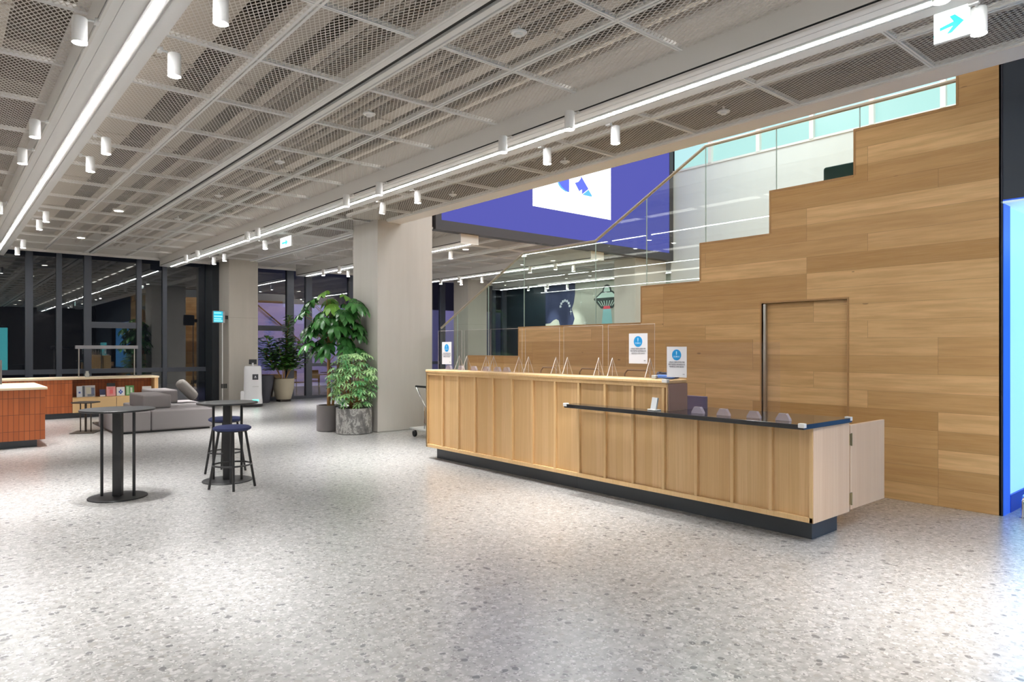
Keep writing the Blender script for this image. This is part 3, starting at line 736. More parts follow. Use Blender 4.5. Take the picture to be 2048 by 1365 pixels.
b7.build('pale_swirl', mat('mural_grey_white', (.6, .64, .66), .7), mu)

# ------------------------------------------------------------------ front desk
fd = thing('reception_counter', 'long oak reception counter with high part and black stone low part', 'counter', (5.45, 2.66, 0))
def L(x): return x - 5.45
def Y(y): return y - 2.66
body = MB()
body.box(L(5.478), L(5.74), Y(4.11), Y(8.36), .18, 1.25)
body.box(L(5.478), L(6.11), Y(2.67), Y(4.11), .18, .95)
body.box(L(5.74), L(6.35), Y(4.11), Y(8.36), .18, .75)
body.build('body', VEN, fd)
bt = MB(); ds = [7.97, 7.6, 7.22, 6.84, 6.46, 6.08, 5.69, 5.31, 4.92, 4.54, 4.155, 3.78, 3.40, 3.03]
for y in ds: bt.box(L(5.45), L(5.48), Y(y) - .016, Y(y) + .016, .215, 1.215 if y > 4.11 else .945)
bt.box(L(5.45), L(5.48), Y(2.66), Y(8.38), .17, .215)
bt.box(L(5.45), L(5.48), Y(4.11), Y(8.38), 1.215, 1.25); bt.box(L(5.45), L(5.48), Y(8.35), Y(8.38), .17, 1.25); bt.box(L(5.45), L(5.48), Y(2.66), Y(2.69), .17, .945)
bt.box(L(5.45), L(5.48), Y(4.10), Y(4.12), .95, 1.25)
bt.build('batten_frame', FRAMEW, fd, bevel=.003)
MB().box(L(5.45), L(5.76), Y(8.36), Y(8.38), .17, 1.25).build('side_panel', FRAMEW, fd)
tag(MB().box(L(5.455), L(6.11), Y(2.655), Y(2.675), .17, .95).build('side_panel', VENLIT, fd), 'oak end panel with pale pinkish light painted in')
tag(MB().box(L(5.46), L(5.76), Y(4.09), Y(4.11), .99, 1.25).build('side_panel', mat('glossy_end', (.40, .25, .22), .08), fd), 'glossy end panel of the high part')
MB().box(L(5.44), L(5.77), Y(4.10), Y(8.39), 1.25, 1.29).build('high_top', FRAMEW, fd, bevel=.012, seg=3)
MB().box(L(5.26), L(6.13), Y(2.64), Y(4.085), .95, .99).box(L(5.26), L(5.448), Y(4.085), Y(5.34), .95, .99).build('stone_top', GRAN, fd, bevel=.003)
MB().box(L(5.78), L(6.36), Y(4.2), Y(8.36), .75, .78).build('work_shelf', GRAN, fd)
MB().box(L(5.60), L(6.06), Y(2.74), Y(5.47), 0, .18).box(L(5.60), L(6.06), Y(5.475), Y(8.32), 0, .18).build('plinth', KICK, fd)
cg = MB()
for (x, y) in ((5.275, 2.655), (6.115, 2.66), (5.275, 5.32)): cg.box(L(x) - .022, L(x) + .022, Y(y) - .022, Y(y) + .03, .965, 1.0)
cg.box(L(5.435), L(5.475), Y(4.095), Y(4.16), 1.262, 1.297)
tag(cg.build('corner_guard', mat('white_plastic', (.85, .84, .82), .4), fd, bevel=.004), 'small white corner protectors')
gt = thing('counter_gate', 'oak swing gate, light painted into its tone, at the right end of the counter', 'gate', (6.14, 2.66, 0))
MB().box(.0, .73, 0, .03, .18, .925).build('door_panel', VENLIT, gt, bevel=.003)
for z in (.28, .80):
    h = MB().box(-.03, -.002, -.012, .0, z - .05, z + .05).tube([(-.004, -.014, z - .055), (-.004, -.014, z + .055)], .007, 8); h.build('hinge', mat('brass', (.45, .36, .2), .3, 1.), gt)

# acrylic screens on the high counter
def tri_foot(mb, y, x=0, w=.085, h=.205):
    mb.tube([(x - w, y, 0), (x, y, h), (x + w, y, 0)], .0042, 6); mb.tube([(x, y, 0), (x, y, h)], .0035, 6); mb.tube([(x - w, y, .002), (x + w, y, .002)], .004, 6)
def rot_foot(mb, y, w=.085, h=.205):
    # the A-frame stands square to the counter front, splayed slightly towards the hall
    mb.tube([(-w, y, .004), (0, y, h), (w, y, .004)], .0048, 6); mb.tube([(0, y, .004), (0, y, h - .01)], .003, 6)
pn = [(7.72, 8.30, 'leftmost'), (7.11, 7.66, 'second from the left'), (6.44, 7.07, 'third from the left'), (5.77, 6.38, 'middle'), (5.09, 5.70, 'third from the right end'), (4.38, 5.01, 'rightmost')]
for i, (a, b, wd) in enumerate(pn):
    t = thing('acrylic_screen', '%s clear acrylic sneeze screen on the high counter' % (wd if i in (0, 5) else wd + ','), 'screen', (5.61, (a + b) / 2, 1.2905))
    h2 = (b - a) / 2
    MB().box(-.002, .003, -h2, h2, .008, .56).build('panel', ACRY, t)
    e = MB(); e.tube([(0, -h2, .008), (0, -h2, .56), (0, h2, .56), (0, h2, .008)], .0022, 6); e.build('panel_edge', ACRE, t)
    for s_ in ((-1,) if i == 0 else (-1, 1)):
        e = MB(); rot_foot(e, s_ * (h2 - .06)); e.build('foot', ACRE, t)
hexs = [8.17, 7.87, 7.57, 7.29, 7.05, 6.86]
def hexfoot(lab, x, y, z, grp, sc_=1.0):
    t = thing('acrylic_block', lab, 'stand', (x, y, z), 0, grp)
    P2 = [(-.065, 0), (-.06, .018), (-.032, .062), (.032, .062), (.06, .018), (.065, 0)]
    MB().prism([(p[0] * sc_, p[1] * sc_) for p in P2], 'x', -.02, .02).build('block', ACRV, t, bevel=.003)
for k, y in enumerate(hexs): hexfoot('low clear acrylic block at the left back of the high counter, %s from the left' % ordn[k], 5.71, y, 1.2905, 'acrylic blocks on the high counter')
for k, y in enumerate((3.75, 3.48, 3.18, 2.91)): hexfoot('low clear acrylic block on the black stone top, %s from the left' % ordn[k], 5.45, y, .991, 'acrylic blocks on the black stone top')
t = thing('acrylic_screen', 'wide clear acrylic screen standing on the black stone top', 'screen', (5.37, 3.4, .991))
MB().box(-.002, .003, -.5, .66, .0, .66).build('panel', ACRY, t)
# loops of the chairs behind the counter
for i, (y0, y1) in enumerate(((7.68, 7.33), (6.86, 6.46), (6.02, 5.59))):
    t = thing('desk_chair', '%s oak-backed chair behind the high counter' % ['left', 'middle', 'right'][i], 'chair', (6.85, (y0 + y1) / 2, 0))
    hw_ = (y0 - y1) / 2
    MB().box(-.22, .22, -.22, .22, .44, .49).build('seat', VEN, t, bevel=.02)
    m_ = MB(); m_.tube([(.2, -hw_, .48), (.22, -hw_, 1.26), (.22, -hw_ + .05, 1.31), (.22, hw_ - .05, 1.31), (.22, hw_, 1.26), (.2, hw_, .48)], .011, 8); m_.build('back_frame', mat('copper_frame', (.55, .36, .22), .35, .6), t, smooth=True)
    for sx in (-1, 1):
        for sy in (-1, 1): MB().tube([(sx * .19, sy * .19, .45), (sx * .21, sy * .21, 0)], .012, 8).build('leg', BLACK, t)
# notices
def notice(x, y, z, w, h, lab):
    t = thing('notice_sheet', lab, 'sign', (x, y, z))
    MB().box(-.003, .0, -w / 2, w / 2, 0, h).build('sheet', PAPER, t)
    m_ = MB(); disc(m_, 0, h * .73, w * .23, w * .23, -.0045, -.003); m_.build('blue_circle', SBLUE, t)
    text('exclamation_mark', '!', w * .36, M_faceX(-.005, 0, h * .745), SLIGHT, t)
    text('circle_caption', '안전거리', w * .085, M_faceX(-.005, 0, h * .665), SLIGHT, t)
    for k, s_ in enumerate(('고객님과 직원의 안전을 위해', '투명 가림막을 설치하였습니다', '이용에 참고 부탁드립니다')):
        text('text_line', s_, w * .068, M_faceX(-.0045, 0, h * (.49 - .075 * k)), INK, t)
    text('corner_mark', '안내', w * .05, M_faceX(-.0045, -w * .36, h * .1), INK, t)
notice(5.60, 8.07, 1.37, .235, .32, 'white notice with blue circle on the leftmost acrylic screen')
notice(5.60, 4.585, 1.44, .245, .315, 'white notice with blue circle on the rightmost high acrylic screen')
notice(5.36, 3.925, 1.325, .225, .29, 'white notice with blue circle over the black stone top')
# small things on the counters
t = thing('lanyard_bundle', 'black and blue folded lanyard bundle at the end of the high counter', 'lanyards', (5.62, 4.235, 1.2905), .3)
m_ = MB()
for k in range(5): m_.tube([(.09 * math.cos(a_) * (1 - .08 * k), .115 * math.sin(a_) * (1 - .05 * k), .014 + .011 * k + .006 * math.sin(3 * a_ + k)) for a_ in [2 * PI * q / 18 for q in range(19)]], .009, 6)
m_.build('straps', mat('black_strap', (.03, .025, .04), .6), t)
MB().box(-.11, -.03, -.10, .06, .01, .045).build('pouch', mat('blue_pouch', (.10, .22, .62), .5), t, bevel=.01)
MB().box(-.12, -.06, .07, .12, .004, .04).build('buckle', mat('pale_plastic', (.6, .6, .55), .4), t, bevel=.006)
t = thing('card_stand', 'small white card stand on the black stone top', 'stand', (5.37, 4.21, .991), -.3)
MB().box(-.03, .05, -.06, .06, 0, .012).build('base', WHITE, t, bevel=.003)
Mx = Matrix.Translation((.0, 0, .012)) @ Matrix.Rotation(.2, 4, 'Y')
MB().box(-.004, .012, -.045, .045, 0, .115, Mx).build('card', mat('grey_card', (.55, .58, .6), .4), t, bevel=.002)
t = thing('desk_monitor', 'flat purplish monitor back beyond the black stone top', 'monitor', (5.95, 4.16, .781))
MB().box(0, .03, -.16, .16, .10, .33).build('panel', mat('purple_grey', (.12, .10, .19), .35), t, bevel=.006)
MB().box(.03, .06, -.03, .03, .03, .2).build('stand', BLACK, t); MB().box(-.04, .12, -.08, .08, .03, .042).build('foot', BLACK, t)
MB().box(-.004, .0, .09, .145, .20, .30).build('sticker', mat('lilac_label', (.55, .50, .68), .5), t)

# platform trolley beside the counter
t = thing('platform_trolley', 'folding chrome platform trolley with black handle behind the counter end', 'trolley', (6.70, 10.15, 0))
for (x, y) in ((-.07, -.2), (.30, -.2), (-.07, .42), (.30, .42)):
    w_ = MB().tube([(x - .014, y, .06), (x + .014, y, .06)], .06, 20).build('wheel', BLACK, t, smooth=True)
    MB().box(x - .02, x + .02, y - .02, y + .02, .1, .135).build('fork', CHROME, w_)
MB().box(-.14, .38, -.3, .5, .135, .17).build('platform', mat('pale_grey_deck', (.5, .5, .48), .4), t, bevel=.01)
m_ = MB().tube([(-.1, .05, .17), (-.1, .05, .58), (-.1, -.15, .58), (-.1, -.15, .17)], .013, 8).tube([(-.1, -.05, .17), (-.1, -.05, .58)], .01, 8).tube([(-.1, -.15, .26), (-.1, .05, .26)], .01, 8)
m_.build('frame', CHROME, t, smooth=True)
MB().tube([(-.1, .05, .58), (-.1, .32, .91)], .012, 8).tube([(-.1, -.15, .58), (-.1, .02, .91)], .012, 8).build('handle_arm', CHROME, t, smooth=True)
MB().tube([(-.1, .33, .915), (-.1, -.06, .915)], .02, 10).build('handle', BLACK, t, smooth=True)

# ------------------------------------------------------------------ high tables, stools
def high_table(x, y, r_, lab, rz, br=.285):
    t = thing('high_table', lab, 'table', (x, y, 0), rz)
    MB().lathe([(.0, .0), (r_ - .004, .0), (r_, .003), (r_, .017), (r_ - .003, .02), (.0, .02)], (0, 0, .93), n=64).build('tabletop', BLACK, t, smooth=True)
    MB().box(-.045, .045, -.03, .03, .016, .93).build('post', BLACK, t, bevel=.004)
    for s_ in (-1, 1): MB().tube([(s_ * .17, 0, .014), (s_ * .17, 0, .93)], .0155, 12).build('rod', BLACK, t, smooth=True)
    MB().lathe([(.0, .0), (br, .0), (br, .010), (br - .004, .014), (.0, .014)], n=64).build('base', BLACK, t, smooth=True)
high_table(1.5, 8.33, .36, 'black round high table standing alone in front of the grey sofa', -TH + .03)
high_table(2.70, 8.52, .345, 'black round high table with two stools', -TH)
def stool(x, y, lab, rz):
    t = thing('bar_stool', lab, 'stool', (x, y, 0), rz)
    MB().lathe([(.0, .0), (.19, .0), (.205, .012), (.205, .03), (.18, .045), (.1, .052), (.0, .054)], (0, 0, .665), n=40).build('seat', NAVYF, t, smooth=True)
    MB().lathe([(.0, .0), (.17, .0), (.17, .013), (.0, .013)], (0, 0, .652), n=32).build('seat_base', BLACK, t)
    for k in range(4):
        a_ = k * PI / 2; MB().tube([(.14 * math.cos(a_), .14 * math.sin(a_), .66), (.245 * math.cos(a_), .245 * math.sin(a_), 0)], .0145, 10).build('leg', BLACK, t, smooth=True)
    ring = [(.205 * math.cos(q * 2 * PI / 36), .205 * math.sin(q * 2 * PI / 36), .27) for q in range(37)]
    MB().tube(ring, .0105, 8, caps=False).build('foot_ring', BLACK, t, smooth=True)
stool(2.60, 8.04, 'navy-topped bar stool in front of the high table', -TH + .45)
stool(2.86, 9.10, 'navy-topped bar stool behind the high table', -TH + .6)

# low side table
t = thing('side_table', 'small dark brown square side table beside the grey sofa', 'table', (2.19, 15.15, 0), -TH)
BRN = mat('bronze_metal', (.05, .04, .032), .4)
MB().box(-.2, .2, -.26, .26, 0, .012, Matrix.Rotation(.3, 4, 'Z')).build('base', BRN, t)
MB().prism([(-.2, -.13), (-.13, -.2), (.13, -.2), (.2, -.13), (.2, .13), (.13, .2), (-.13, .2), (-.2, .13)], 'z', .56, .58).build('tabletop', BRN, t, bevel=.003)
for s_, rr in ((-.08, .011), (0, .02), (.08, .011)): MB().tube([(s_ * 1.25, 0, .012), (s_ * 1.25, 0, .56)], rr, 10).build('rod', BRN, t, smooth=True)

# modular sofa
sf = thing('modular_sofa', 'low grey modular fabric sofa between the bar and the high tables', 'sofa', (2.5, 14.3, 0))
def mod(x0, x1, y0, y1, z0, z1, nm='seat'): MB().box(x0 - 2.5, x1 - 2.5, y0 - 14.3, y1 - 14.3, z0, z1).build(nm, SOFA, sf, bevel=.03, seg=3)
mod(2.52, 3.13, 14.3, 15.9, .035, .41); mod(3.14, 4.25, 14.3, 15.45, .035, .41); mod(3.14, 4.5, 15.46, 16.9, .035, .41)
mod(3.08, 3.60, 14.78, 15.95, .415, .68, 'backrest'); mod(3.50, 4.02, 15.97, 16.9, .415, .70, 'backrest')
MB().box(.05, 1.7, .05, 2.5, 0, .035).build('plinth', BLACK, sf)
t = thing('bolster_pillow', 'fluffy grey pillow leaning on the sofa backrest', 'pillow', (4.16, 16.1, .41))
pl = MB(); pl.lathe([(.0, -.0), (.06, .01), (.10, .04), (.115, .1), (.115, .42), (.10, .48), (.06, .51), (.0, .52)], n=20, sy=1.5)
o = pl.build('cushion_body', PILF, t, smooth=True); o.rotation_euler = (0, math.radians(-42), 0); o.location = (.25, 0, .085)

# ------------------------------------------------------------------ bar counters (left)
bc = thing('tiled_bar_counter', 'terracotta tiled bar counter with cream top at the left edge', 'counter', (1.37, 13.4, 0))
MB().box(-4.5, 0, 0, .035, .12, .93).box(-.035, 0, .035, 1.85, .12, .93).build('tiled_front', TILE, bc)
MB().box(-4.45, -.035, .035, 1.8, .12, .92).build('carcass', DARK, bc)
MB().box(-4.5, .03, -.03, 1.9, .93, .97).build('worktop', WORKT, bc, bevel=.006)
MB().box(-4.4, -.1, .1, 1.7, 0, .12).build('plinth', KICK, bc)
t = thing('point_of_sale_monitor', 'dark monitor edge at the far left on the tiled bar', 'monitor', (.70, 13.62, .971))
MB().box(-.15, .12, 0, .03, .05, .44).build('panel', mat('dark_grey_plastic', (.10, .09, .09), .5), t, bevel=.005); MB().box(-.05, .05, -.05, .08, 0, .05).build('foot', BLACK, t)
bk = thing('back_bar_counter', 'terracotta tiled back counter with open book niche', 'counter', (2.40, 18.4, 0))
MB().box(-4.5, 0, 0, .04, .12, .88).build('tiled_front', TILE, bk)
MB().box(-4.5, 0, .05, .8, .12, .88).build('carcass', DARK, bk)
MB().box(0, 1.78, .34, .38, .46, .88).build('niche_back', TILE, bk)
MB().box(0, 1.78, -.02, .38, .44, .465).build('shelf', VEN, bk)
MB().box(1.70, 1.78, -.02, .8, .12, .88).build('side_panel', VEN, bk)
for i, (a, b) in enumerate(((0.0, .875), (.885, 1.70))): MB().box(a, b, -.03, 0, .12, .44).build('drawer', mat('pale_oak_drawer', (.66, .45, .22), .45), bk)
MB().box(-4.5, 1.80, -.04, .82, .88, .925).build('worktop', WORKT, bk, bevel=.005)
MB().box(-4.5, 1.7, .06, .7, 0, .12).build('plinth', KICK, bk)
t = thing('serving_rack', 'grey metal overhead rack on two thin posts on the back counter', 'rack', (3.15, 18.75, .926))
MB().box(-.65, .65, -.06, .06, .66, .74).build('crossbar', mat('grey_metal', (.32, .31, .33), .4, .5), t)
for s_ in (-.58, .58): MB().tube([(s_, 0, 0), (s_, 0, .66)], .014, 8).build('post', ALU, t)
t = thing('glass_carafe', 'small clear glass carafe beside the rack post on the back counter', 'carafe', (2.72, 18.62, .926))
MB().lathe([(.045, 0), (.05, .06), (.03, .11), (.034, .14)], n=16).build('vessel', mat('milky_glass', (.7, .7, .68), .1, alpha=.6), t, smooth=True)
# printed matter in the niche
def book(nm, x0, x1, h, col, lab, deco=None, y=18.46, z=.466, cat='book'):
    w_ = x1 - x0
    t = thing(nm, lab, cat, ((x0 + x1) / 2, y, z)); t.rotation_euler = (math.radians(-8), 0, 0)
    MB().box(-w_ / 2, w_ / 2, 0, .022, .003, h).build('cover', mat('cover_' + lab.split()[0] + '_' + lab.split()[1], col, .4), t)
    if deco:
        for (dn, a, b, c, d, cc) in deco: MB().box(a * w_ / 2, b * w_ / 2, -.003, 0, c * h, d * h).build(dn, mat('print_%.2f_%.2f_%.2f' % cc, cc, .5), t)
book('brochure', 2.49, 2.60, .26, (.62, .64, .68), 'white narrow brochure at the left end of the niche', [('emblem', -.3, .4, .35, .5, (.05, .08, .3))], cat='brochure')
book('magazine', 2.60, 2.86, .27, (.5, .47, .46), 'large photo magazine leaning in the niche', [('print', -.95, -.6, .05, .95, (.06, .07, .09)), ('print', -.4, .3, .3, .85, (.55, .52, .42)), ('print', .4, .9, .1, .8, (.12, .14, .22)), ('print', -.2, .6, .05, .25, (.2, .22, .25))], cat='magazine')
book('book', 2.95, 3.07, .17, (.03, .035, .09), 'navy small book standing right of the photo magazine', [('label', -.9, .9, .0, .22, (.8, .8, .8))])
book('book', 3.11, 3.28, .31, (.02, .022, .02), 'black book standing behind the pink book', None, 18.52)
book('book', 3.09, 3.28, .23, (.80, .35, .33), 'pink book with red drawing in front of the black book', [('drawing', -.3, .4, .25, .7, (.75, .15, .15)), ('title', -.6, .5, .8, .86, (.7, .1, .1))])
t_ = [('petal', -.15, .15, .5, .72, (.05, .12, .45)), ('petal', -.5, -.15, .35, .55, (.05, .12, .45)), ('petal', .15, .5, .35, .55, (.05, .12, .45)), ('petal', -.2, .2, .2, .4, (.05, .12, .45))]
book('book', 3.30, 3.47, .21, (.82, .82, .82), 'white book with blue flower print', t_)
book('book', 3.49, 3.67, .24, (.10, .30, .09), 'green botanical book beside the flower book', [('leaf_print', -.8, -.2, .1, .9, (.4, .6, .35)), ('leaf_print', .1, .6, .3, .8, (.75, .85, .7))])
book('book', 3.85, 4.05, .21, (.80, .78, .80), 'white book at the right end of the niche partly behind the sofa')

# ------------------------------------------------------------------ robot
t = thing('service_robot', 'white service robot with tablet beside the far pillar', 'robot', (6.68, 18.95, 0), -TH * .55)
def tb(profile, m_, nm, par, n=28, ex=4.0):
    # rounded-square lathe: profile of (half width, half depth, z)
    vs = []; fs = []
    for (a, b, z) in profile:
        for k in range(n):
            q = 2 * PI * k / n; c_, s_ = math.cos(q), math.sin(q)
            d = (abs(c_) ** ex + abs(s_) ** ex) ** (-1 / ex); vs.append((a * c_ * d, b * s_ * d, z))
    for i in range(len(profile) - 1):
        for k in range(n):
            A_ = i * n + k; B_ = i * n + (k + 1) % n; fs.append((A_, B_, B_ + n, A_ + n))
    fs.append(tuple(reversed(range(n)))); fs.append(tuple(range((len(profile) - 1) * n, len(profile) * n)))
    mb = MB(); mb.add(vs, fs); return mb.build(nm, m_, par, smooth=True)
RW = mat('robot_white', (.82, .82, .84), .3)
tb([(.25, .24, .02), (.265, .25, .04), (.265, .25, .075), (.24, .22, .08)], BLACK, 'drive_base', t)
tb([(.25, .225, .08), (.25, .225, .14), (.235, .21, .34), (.222, .20, 1.03), (.215, .19, 1.09), (.19, .165, 1.115)], RW, 'body', t)
MB().box(-.31, -.21, -.16, .16, .05, .42).build('side_pod', RW, t, bevel=.02)
MB().box(-.001, .15, -.205, -.185, .74, .89).build('badge', mat('badge_dark', (.04, .04, .05), .4), t)
MB().box(.045, .105, -.209, -.205, .79, .80).prism([(.05, .81), (.10, .81), (.075, .855)], 'y', -.209, -.205).build('badge_mark', RW, t)
MB().box(-.0, .16, -.222, -.2, .16, .20).build('status_light', GREENL, t)
MB().box(.0, .16, -.2185, -.2, .55, .556).build('drawer_seam', mat('seam_grey', (.3, .3, .3), .5), t)
Mt = Matrix.Translation((0, -.05, 1.14)) @ Matrix.Rotation(math.radians(-25), 4, 'X')
MB().box(-.10, .10, 0, .02, .03, .17, Mt).build('tablet', BLACK, t, bevel=.004)
MB().tube([(0, 0, 1.1), (0, -.02, 1.2)], .03, 12).build('tablet_arm', RW, t)

# ------------------------------------------------------------------ plants
def leafblade(vs, fs, base, d, up, Ln, W_, droop=.35, fold=.12):
    d = d.normalized(); side = d.cross(up)
    if side.length < 1e-3: side = d.orthogonal()
    side.normalize(); nrm = side.cross(d).normalized()
    prof_ = ((0, .05), (.2, .6), (.5, 1.), (.82, .86), (1, .05)); o = len(vs)
    for s_, w_ in prof_:
        c_ = base + d * (Ln * s_) - Vector((0, 0, 1)) * (droop * Ln * s_ * s_)
        vs.append(c_ + side * (W_ * w_ / 2) + nrm * (fold * W_ * w_)); vs.append(c_); vs.append(c_ - side * (W_ * w_ / 2) + nrm * (fold * W_ * w_))
    for k in range(4):
        a = o + 3 * k; fs.append((a, a + 1, a + 4, a + 3)); fs.append((a + 1, a + 2, a + 5, a + 4))
def palmate(vs, fs, tip, outward, n_, Ln, W_, rnd, droop=.5):
    up = (Vector((0, 0, 1)) + outward * .6).normalized(); u = up.orthogonal().normalized(); w_ = up.cross(u)
    a0 = rnd.random() * 6.28
    for k in range(n_):
        a = a0 + 2 * PI * k / n_; d = (u * math.cos(a) + w_ * math.sin(a)) + up * .12
        leafblade(vs, fs, tip + d * .01, d, up, Ln * (.8 + .3 * rnd.random()), W_, droop)
def mesh_obj(nm, vs, fs, m_, par, smooth=True):
    me = bpy.data.meshes.new(nm); me.from_pydata([tuple(v) for v in vs], [], fs); me.materials.append(m_)
    if smooth: me.polygons.foreach_set('use_smooth', [True] * len(fs))
    o = bpy.data.objects.new(nm, me); COL.objects.link(o); o.parent = par; return o
rnd = random.Random(11)
# tall umbrella tree
pt = thing('umbrella_tree', 'tall umbrella tree in a dark grey cylinder pot by the pillar', 'plant', (5.84, 12.42, 0))
MB().lathe([(.21, 0), (.23, .01), (.23, .5), (.20, .5), (.195, .44), (.0, .44)], n=40).build('pot', POTG, pt, smooth=True)
MB().lathe([(.0, .44), (.198, .44), (.198, .452), (.0, .452)], n=24).build('soil', SOIL, pt)
R_ = Vector((math.cos(TH), -math.sin(TH), 0)); F_ = Vector((math.sin(TH), math.cos(TH), 0))
def atp(u, v, du=0):  # place relative to pot in the plane across the view
    Yr = 12.42; dd = F_ + R_ * ((u - 1024) / 1365) - Vector((0, 0, 1)) * ((v - 697) / 1365); k = 5.84 * F_.x + 12.42 * F_.y; k = min(k, 6.28 / dd.x)
    p = Vector((0, 0, 1.6)) + dd * k; return p - Vector((5.84, 12.42, 0)) + F_ * du
tk = MB(); tk.tube([(0, 0, .44), (.01, .02, 1.2), (.0, 0, 1.7), (-.03, .02, 2.3)], .03, 8, rs=[.038, .034, .03, .018]); tk.tube([(.1, .05, .44), (.2, .06, 1.1), (.3, .05, 1.7), (.38, .03, 2.2)], .02, 8, rs=[.026, .024, .02, .013])
cl = [(648, 585, .0, 1), (667, 612, -.1, 1), (690, 592, .1, 1), (622, 602, 0, 0), (610, 625, -.1, 0), (640, 630, .0, 0), (670, 640, -.2, 0), (692, 612, .1, 0), (716, 602, 0, 0), (706, 620, -.1, 0), (724, 612, -.1, 0),
      (650, 655, .1, 0), (630, 660, -.1, 0), (665, 660, .1, 0), (690, 650, -.15, 0), (712, 648, .05, 0), (720, 668, -.05, 0), (640, 680, 0, 0), (614, 655, .1, 0), (662, 690, -.2, 0), (685, 676, .1, 0),
      (700, 690, -.2, 0), (722, 700, -.05, 0), (618, 690, -.1, 0), (641, 700, .1, 0), (674, 625, .25, 0), (655, 600, .2, 1), (630, 640, .25, 0), (708, 665, .2, 0), (690, 700, .1, 0), (660, 672, .3, 0), (652, 640, -.3, 0), (700, 630, -.3, 0), (678, 655, -.35, 0)]
va, fa, vb, fb = [], [], [], []
cl += [(u + rnd.uniform(-11, 11), v + rnd.uniform(-6, 14), du + rnd.uniform(-.25, .25), yg) for (u, v, du, yg) in cl if 600 < v < 705]
for (u, v, du, yg) in cl:
    p = atp(u, v, du); core = Vector((.12, 0, p.z - .15)); out = (p - core); out.z = 0; out = out.normalized() if out.length > .01 else Vector((1, 0, 0))
    V_, F2 = (vb, fb) if yg else (va, fa)
    palmate(V_, F2, p, out, rnd.choice((7, 8)), .215 if not yg else .19, .112, rnd, .75)
    root = Vector((.02 if p.x < .15 else .3, .02, max(1.35, p.z - .45)))
    tk.tube([root, root.lerp(p, .5) + Vector((0, 0, .06)), p], .006, 5, rs=[.009, .006, .004])
mesh_obj('foliage', va, fa, LEAF1, pt); tag(mesh_obj('foliage', vb, fb, LEAF1B, pt), 'bright green young top leaves'); tk.build('trunk', BARK, pt, smooth=True)
# small variegated plant
p2 = thing('potted_schefflera', 'bushy pale green plant in a marbled grey pot in front of the pillar', 'plant', (6.05, 11.78, 0))
MB().lathe([(.31, 0), (.335, .01), (.335, .48), (.30, .48), (.295, .43), (.0, .43)], n=44).build('pot', MARB, p2, smooth=True)
MB().lathe([(.0, .43), (.296, .43), (.296, .442), (.0, .442)], n=24).build('soil', SOIL, p2)
va, fa = [], []; tk = MB()
for i in range(230):
    z = .50 + 1.0 * rnd.random() ** .85
    rr = .13 + .36 * math.sin(min(1, (z - .35) / .55) * 1.5) * (1 if z < 1.1 else max(.35, 1 - (z - 1.1) * 1.3)); rr *= math.sqrt(rnd.random()) * .7 + .3
    a = rnd.random() * 6.28; p = Vector((min(rr * math.cos(a) * 1.05, .24), rr * math.sin(a), z)); out = Vector((math.cos(a), math.sin(a), 0))
    palmate(va, fa, p, out, 7, .088, .034, rnd, .5)
    if i % 3 == 0: tk.tube([(.05 * math.cos(a), .05 * math.sin(a), .43), (.5 * p.x, .5 * p.y, .3 + z * .5), p], .004, 5)
mesh_obj('foliage', va, fa, LEAF2, p2); tk.build('stem', BARK, p2, smooth=True)
# fiddle leaf plant at the window
p3 = thing('fiddle_leaf_plant', 'dark green fiddle leaf plant in a tapered beige pot by the window', 'plant', (8.02, 20.15, 0))
MB().box(-.16, .16, -.16, .16, 0, .06).build('stand', mat('dark_wood_stand', (.03, .02, .015), .6), p3)
MB().lathe([(.19, .06), (.22, .08), (.30, .4), (.315, .66), (.315, .69), (.285, .69), (.28, .62), (.0, .62)], n=32).build('pot', POTB, p3, smooth=True)
MB().lathe([(.0, .62), (.28, .62), (.28, .63), (.0, .63)], n=20).build('soil', SOIL, p3)
va, fa = [], []; tk = MB()
for (bx, by, top, lean) in ((0, 0, 2.55, .18), (-.1, .05, 1.9, -.4), (.08, -.05, 1.75, .35), (-.02, -.08, 1.7, -.15), (.05, .06, 1.85, .1), (-.08, -.05, 1.55, -.55), (.1, .05, 1.5, .5)):
    tk.tube([(bx * .5, by * .5, .62), (bx + lean * .4, by, (.62 + top) / 2), (bx + lean, by, top)], .012, 6)
    nl = int((top - .95) * 62) + 24
    for k in range(nl):
        s_ = k / nl; z = .92 + (top - .9) * s_; q = (z - .62) / (top - .62); a = k * 2.4 + bx * 30
        rj = rnd.random() * (.22 if z < 1.9 else .05); b_ = Vector((bx + lean * q + rj * math.cos(a), by * .5 + rj * math.sin(a) * .6, z)); d = Vector((math.cos(a), math.sin(a) * .7, .2 + .5 * rnd.random()))
        leafblade(va, fa, b_, d, Vector((0, 0, 1)), .27 if z < 1.9 else .19, .15 if z < 1.9 else .13, .35)
mesh_obj('foliage', va, fa, LEAF3, p3); tk.build('stem', BARK, p3, smooth=True)
# dark pot outside behind the robot and shrubs outside
tag(MB().lathe([(.2, 0), (.33, .6), (.35, .8), (.31, .8), (.0, .75)], (7.36, 20.02, 0), n=28, sx=.85, sy=.85).build('tapered_pot', mat('charcoal_pot', (.03, .032, .045), .5), smooth=True), 'charcoal tapered pot half hidden behind the robot', 'pot')

